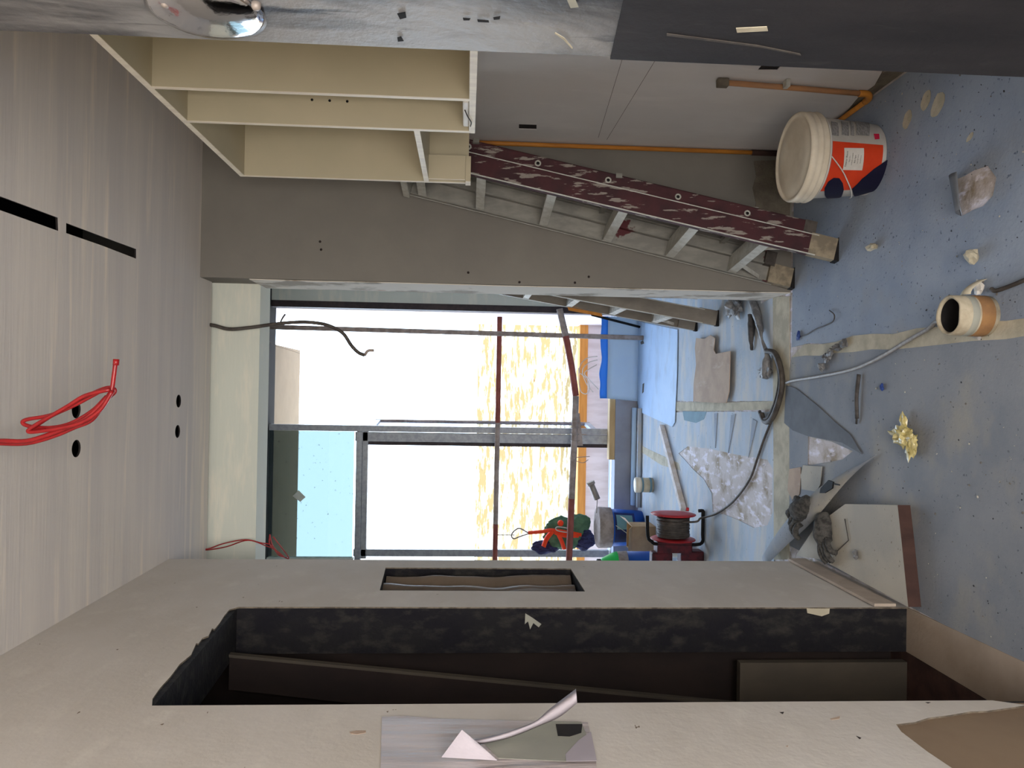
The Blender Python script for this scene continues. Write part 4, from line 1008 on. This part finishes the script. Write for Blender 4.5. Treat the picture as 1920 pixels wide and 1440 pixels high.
# bare thin rods in the window gap, white wires
tw_ = tag(tube('thin_wire', [P(505, 640, y=6.4), P(515, 648, y=6.4), P(540, 655, y=6.4), P(575, 664, y=6.4), P(605, 645, y=6.4), P(627, 641, y=6.4), P(625, 652, y=6.4), P(600, 668, y=6.4), P(575, 664, y=6.4)], .0012, m_steel, seg=4), 'hair-thin looped wire dangling in front of the bright window', 'wire')
tube('tail', [P(627, 641, y=6.4), P(650, 645, y=6.4), P(680, 647, y=6.4), P(700, 655, y=6.4), P(725, 660, y=6.4), P(738, 672, y=6.4), P(737, 680, y=6.4)], .0012, m_steel, tw_, seg=4)
ww = empty('white_wires', P(1110, 720, y=6.5), 'tangle of white electrical wires beside the blue sheet', 'wires')
for k, q in enumerate(([(1085, 690), (1086, 720), (1090, 735), (1100, 738), (1105, 725), (1098, 708), (1088, 700)], [(1120, 668), (1100, 672), (1088, 685), (1086, 700)], [(1120, 675), (1104, 680), (1092, 695), (1100, 720), (1112, 735)], [(1119, 684), (1108, 690), (1096, 700), (1108, 715), (1122, 730)])):
    tube('wire', [P(a_, b_, y=6.5 + .01 * k) for a_, b_ in q], .004, m_white, ww, seg=6)
# plank and pipes on the curb
a, b = P(1150, 745, y=6.64), P(1150, 862, y=6.64)
tag(box('timber_plank', (b.x, 6.645, .1955), (a.x, 6.74, .245), m_wood, bevel=.002), 'short pine plank lying on the window curb', 'plank')
for k, (r, yy, mt, lb_) in enumerate(((.03, 6.57, m_bluemid, 'blue plastic pipe lying along the foot of the window curb'), (.017, 6.50, m_dkcable, 'thin dark pipe lying in front of the blue pipe'), (.02, 6.44, m_sheetC, 'pale pipe lying nearest the room by the window curb'))):
    tag(tube('plastic_pipe', [(-.14, yy, .005 + r), (-.6, yy + .005, .005 + r), (-.98, yy, .005 + r)], r, mt, sm=1, seg=12), lb_, 'pipe')

# ---------------------------------------------------------------- hanging bag
YB = 6.62
bg = empty('hanging_bag', P(1110, 990, y=YB), 'green bag with orange straps hanging from the upper window pole', 'bag')
def blob(name, px, py, rx, ry, mt, seed, yy=YB, dy=.05, amp=.25):
    c = P(px, py, y=yy); bm = B_(); crumple_into(bm, c, (rx * yy / 1440, dy, ry * yy / 1440), seed, 4, amp, 1.8, smooth=True); return obj(name, bm, mt, bg)
blob('green_body', 1058, 1000, 30, 40, m_green, 2)
blob('green_hood', 1086, 980, 16, 22, m_green, 5, YB - .02)
blob('navy_base', 1094, 1012, 20, 22, m_navyf, 3, YB + .02)
blob('patterned_cloth', 1022, 1026, 13, 26, m_navyf, 7, YB + .02)
for k, q in enumerate(([(990, 999), (1015, 997), (1035, 994), (1065, 998), (1090, 1003)], [(1036, 996), (1025, 1010), (1019, 1025)], [(1046, 1000), (1053, 1015), (1058, 1030)], [(1040, 998), (1060, 1004), (1085, 1004)])):
    tube('orange_strap', [P(a_, b_, y=YB - .075 - .004 * k) for a_, b_ in q], .022 - .004 * (k == 0), m_hiviz, bg, flat=.4, seg=10)
c = P(1051, 981, y=YB - .07); bm = B_(); crumple_into(bm, c, (.026, .02, .026), 1, 3, .1, smooth=True); obj('orange_ball', bm, m_hiviz, bg)
tube('hook', [P(a_, b_, y=YB - .08) for a_, b_ in ((990, 999), (975, 991), (966, 994), (959, 1003), (963, 1010), (975, 1006), (990, 1001))], .006, m_steel, bg, seg=8)
hk = P(930, 1003, y=YP + .045)
tube('cord', [P(965, 1003, y=YB - .09), P(945, 1003, y=YP + .08), hk + V((0, 0, .0))], .004, m_steel, bg, seg=6)
tube('karabiner', [P(a_, b_, y=YB - .11) for a_, b_ in ((1046, 988), (1062, 990), (1068, 994), (1062, 998), (1046, 995), (1042, 991))], .005, m_lstep, bg, seg=8, closed=True)

# ---------------------------------------------------------------- ceiling cables
rcb = empty('red_cable', P(0, 826, y=1.9), 'bundle of looped red cable hanging from the near ceiling', 'cable')
cr4 = lambda pts, yy: [P(a_, b_, y=yy) for a_, b_ in crop(pts, 0, 440, 3)]
for pts_, yy, rr in (
    ([(-260, 1190), (-120, 1180), (0, 1160), (150, 1160), (300, 1115), (400, 1075), (500, 1020), (580, 940), (625, 880), (640, 800), (652, 705)], 1.90, .0055),
    ([(-260, 1165), (-120, 1165), (0, 1175), (150, 1175), (300, 1135), (420, 1085), (520, 1040), (600, 930), (648, 880), (600, 862), (450, 925), (300, 1010), (150, 1040), (130, 1062), (180, 1080), (290, 1085), (400, 1060), (520, 990), (600, 910)], 1.91, .0048),
    ([(620, 870), (480, 905), (380, 965), (260, 1035), (170, 1090), (165, 1110), (230, 1105), (330, 1090), (450, 1060), (560, 990), (632, 880)], 1.89, .0048),
    ([(560, 885), (420, 960), (300, 1015), (220, 1065), (180, 1095), (260, 1095)], 1.905, .0042)):
    tube('strand', cr4(pts_, yy), rr, m_redcable, rcb, seg=8)
tube('end_sleeve', cr4([(652, 735), (654, 700)], 1.9), .0075, m_redcable, rcb, sm=1)
yy = 3.655
p0 = P(389, 607, y=yy); p0.z = ZC + .06
bcb = empty('black_cable', p0, 'black cable dangling from the ceiling edge in front of the window', 'cable')
tube('core', [p0] + [P(a_, b_, y=yy - .02) for a_, b_ in ((400, 610), (430, 617), (470, 614), (521, 607), (560, 604), (588, 605), (615, 610), (642, 624), (659, 648), (672, 661), (684, 666))], lambda t: .0085, m_dkcable, bcb, seg=10)
tube('branch', [P(525, 606, y=yy - .02), P(530, 596, y=yy - .02), P(535, 589, y=yy - .02)], .004, m_dkcable, bcb)
tube('stripped_end', [P(683, 667, y=yy - .02), P(690, 658, y=yy - .02), P(701, 657, y=yy - .02)], .007, m_mud, bcb)
p0 = P(390, 1030, y=yy); p0.z = ZC + .06
rw = empty('red_wire', p0, 'thin red wires drooping from the ceiling edge at the left wall end', 'wire')
for q in ([(390, 1029), (420, 1019), (460, 1012), (490, 1018), (508, 1022), (522, 1040), (538, 1046)], [(390, 1031), (425, 1025), (465, 1013), (500, 1024), (515, 1030), (532, 1043)], [(506, 1002), (510, 1020), (520, 1034), (536, 1046), (540, 1043), (512, 1006)], [(506, 1003), (505, 1018), (512, 1030)]):
    tube('strand', ([p0] if q[0][0] == 390 else []) + [P(a_, b_, y=yy - .02) for a_, b_ in q], .0028, m_redcable, rw, seg=6)

# ---------------------------------------------------------------- torn paper on near left wall
ol = PP([(716, 1345), (760, 1343), (830, 1348), (960, 1352), (1080, 1353), (1102, 1355), (1118, 1425), (1118, 1470), (1050, 1500), (712, 1500)], x=XL + .001)
pn = empty('torn_film', P(900, 1440, x=XL + .001), 'wrinkled torn protective film stuck on the near left wall', 'film')
a_ = ol[0]
bm = B_(); prism_into(bm, ol, (.001, 0, 0)); obj('film', bm, m_film, pn)
prism('grey_patch', PP([(905, 1392), (960, 1370), (1010, 1352), (1090, 1354), (1118, 1425), (1060, 1428), (935, 1422)], x=XL + .0022), (.0008, 0, 0), m_greypatch, pn)
prism('dark_hole', PP([(1042, 1358), (1092, 1358), (1090, 1374), (1078, 1378), (1068, 1381), (1046, 1380)], x=XL + .0032), (.0006, 0, 0), m_slab, pn)
prism('pale_corner', PP([(1060, 1415), (1085, 1388), (1108, 1372), (1119, 1427), (1062, 1428)], x=XL + .0032), (.0006, 0, 0), m_paper, pn)
cA = smooth_pts([V((a, b, c)) for a, b, c in ((880, 1389, .004), (940, 1376, .03), (1000, 1355, .06), (1030, 1330, .09), (1080, 1292, .13))], 4)
cB = smooth_pts([V((a, b, c)) for a, b, c in ((900, 1396, .003), (955, 1384, .015), (1010, 1362, .04), (1050, 1344, .07), (1082, 1318, .11))], 4)
def flapw(u, v):
    i = v * (len(cA) - 1); k = min(int(i), len(cA) - 2); a = cA[k].lerp(cA[k + 1], i - k); b = cB[k].lerp(cB[k + 1], i - k); q = a.lerp(b, u)
    return P(q.x, q.y, x=XL + q.z + .01 * math.sin(u * 3))
bm = B_(); grid_into(bm, flapw, 4, 18, (.0008, 0, 0)); obj('curled_flap', bm, m_paper, pn)
qa, qb, qc, qd = V((828, 1420, .003)), V((866, 1369, .06)), V((893, 1391, .03)), V((932, 1426, .003))
def foldf(u, v):
    q = qa.lerp(qb, u).lerp(qd.lerp(qc, u), v); return P(q.x, q.y, x=XL + q.z + .004)
bm = B_(); grid_into(bm, foldf, 6, 6, (.0008, 0, 0), smooth=False); obj('folded_flap', bm, m_paper, pn)

# ---------------------------------------------------------------- closet contents
y_ = 2.42
q = PP([(430, 1232), (1300, 1316), (1300, 1420), (430, 1275)], y=y_)
lo_z = .012
cl = empty('leaning_board', (q[2].x, y_, .01), 'brown board leaning inside the dark closet', 'board')
dv = (q[1] - q[0]).normalized()
tlen = (lo_z - q[0].z) / dv.z
q0, q1 = q[0], q[0] + dv * tlen
bm = B_(); prism_into(bm, [q0, q1, q1 + V((-.14, 0, 0)), q0 + V((-.10, 0, 0))], (0, .018, 0)); obj('face', bm, m_closet, cl)
bm = B_(); beam(bm, q0 + V((0, -.004, 0)), q1 + V((0, -.004, 0)), (.009, 0, .001), (0, .022, 0)); obj('pale_edge', bm, m_closetp, cl)
a, b = P(1388, 1243, y=2.5), P(1722, 1262, y=2.5)
tag(box('door_panel', (-1.35, 2.5, .0065), (a.x, 2.53, a.z), m_closetp), 'grey panel standing on the closet floor behind the doorway', 'panel')
# white debris stub on jamb
prism('paint_smear', PP([(985, 1150), (998, 1158), (1015, 1170), (1010, 1176), (1000, 1168), (994, 1180), (990, 1165), (984, 1170)], y=jamb_y + .003), (0, -.001, 0), m_greypatch, wl_)
prism('board_offcut', PP([(1512, 1140), (1555, 1141), (1554, 1150), (1540, 1155), (1513, 1149)], y=jamb_y + .003), (0, -.003, 0), m_seam, wl_)
# wall chips on the near wall
for k, q in enumerate(([(655, 1373), (668, 1370), (686, 1370), (686, 1374), (670, 1377), (658, 1376)], [(1462, 1336), (1470, 1335), (1468, 1339)], [(1556, 1348), (1575, 1343), (1574, 1348), (1560, 1350)], [(1605, 1380), (1615, 1384), (1612, 1386)], [(1473, 1399), (1478, 1398), (1477, 1401)], [(1735, 1317), (1745, 1317), (1740, 1319)])):
    prism('chip', PP(q, x=XL + .0005), (.0006, 0, 0), m_card if k % 2 == 0 else m_closet, wl_)
for k, q in enumerate(((1015 - 41, 499 + 30), (878, 511), (600, 453), (602, 468), (1104, 519), (1078, 530))):
    c = P(*q, y=YS - .0004); lathe('chip', [(0, 0), (.006, 0), (.006, .001), (0, .001)], c, m_closet, st_, axis=(0, 1, 0), seg=7)

# ---------------------------------------------------------------- crumbs over the floor
def crumbs(name, n, mt, smin, smax, seed, region):
    rnd = random.Random(seed); bm = B_()
    for k in range(n):
        a_, b_, c_, d_ = region; px, py = rnd.uniform(a_, b_), rnd.uniform(c_, d_)
        p = F(px, py, .0046)
        if not (XL + .02 < p.x < XR - .03) or p.y > 6.3: continue
        s = rnd.uniform(smin, smax); r = bmesh.ops.create_icosphere(bm, subdivisions=1, radius=1)
        e = (rnd.uniform(.5, 1.6), rnd.uniform(.5, 1.6), rnd.uniform(.3, .7)); an = rnd.uniform(0, 6)
        for v in r['verts']:
            x, y = v.co.x * e[0], v.co.y * e[1]
            v.co = p + V((x * math.cos(an) - y * math.sin(an), x * math.sin(an) + y * math.cos(an), (v.co.z + .6) * e[2])) * s
    o = obj(name, bm, mt); return o
tag(crumbs('plaster_crumbs', 240, m_debris, .001, .0034, 5, (1480, 1920, 140, 1250)), 'scattered plaster crumbs over the near floor sheets', 'debris', kind='stuff')
tag(crumbs('dark_crumbs', 220, m_dkdebris, .0008, .0028, 6, (1200, 1920, 140, 1250)), 'scattered dark crumbs over the floor sheets', 'debris', kind='stuff')
# bent wire and shells on the board
tag(tube('bent_wire', [F(1584, 973, .052), F(1591, 1013, .052), F(1567, 1036, .052), F(1567, 1043, .052)], .002, m_dkcable, sm=1, seg=5), 'thin bent wire lying on the raised dusty board', 'wire')
bm = B_(); crumple_into(bm, F(1604, 1040, .056), (.022, .012, .008), 3, 2, .7); tag(obj('plastic_scrap', bm, m_bag), 'tiny curled scrap lying on the raised dusty board', 'scrap')

for o in bpy.data.objects:
    if '_w' in o: del o['_w']
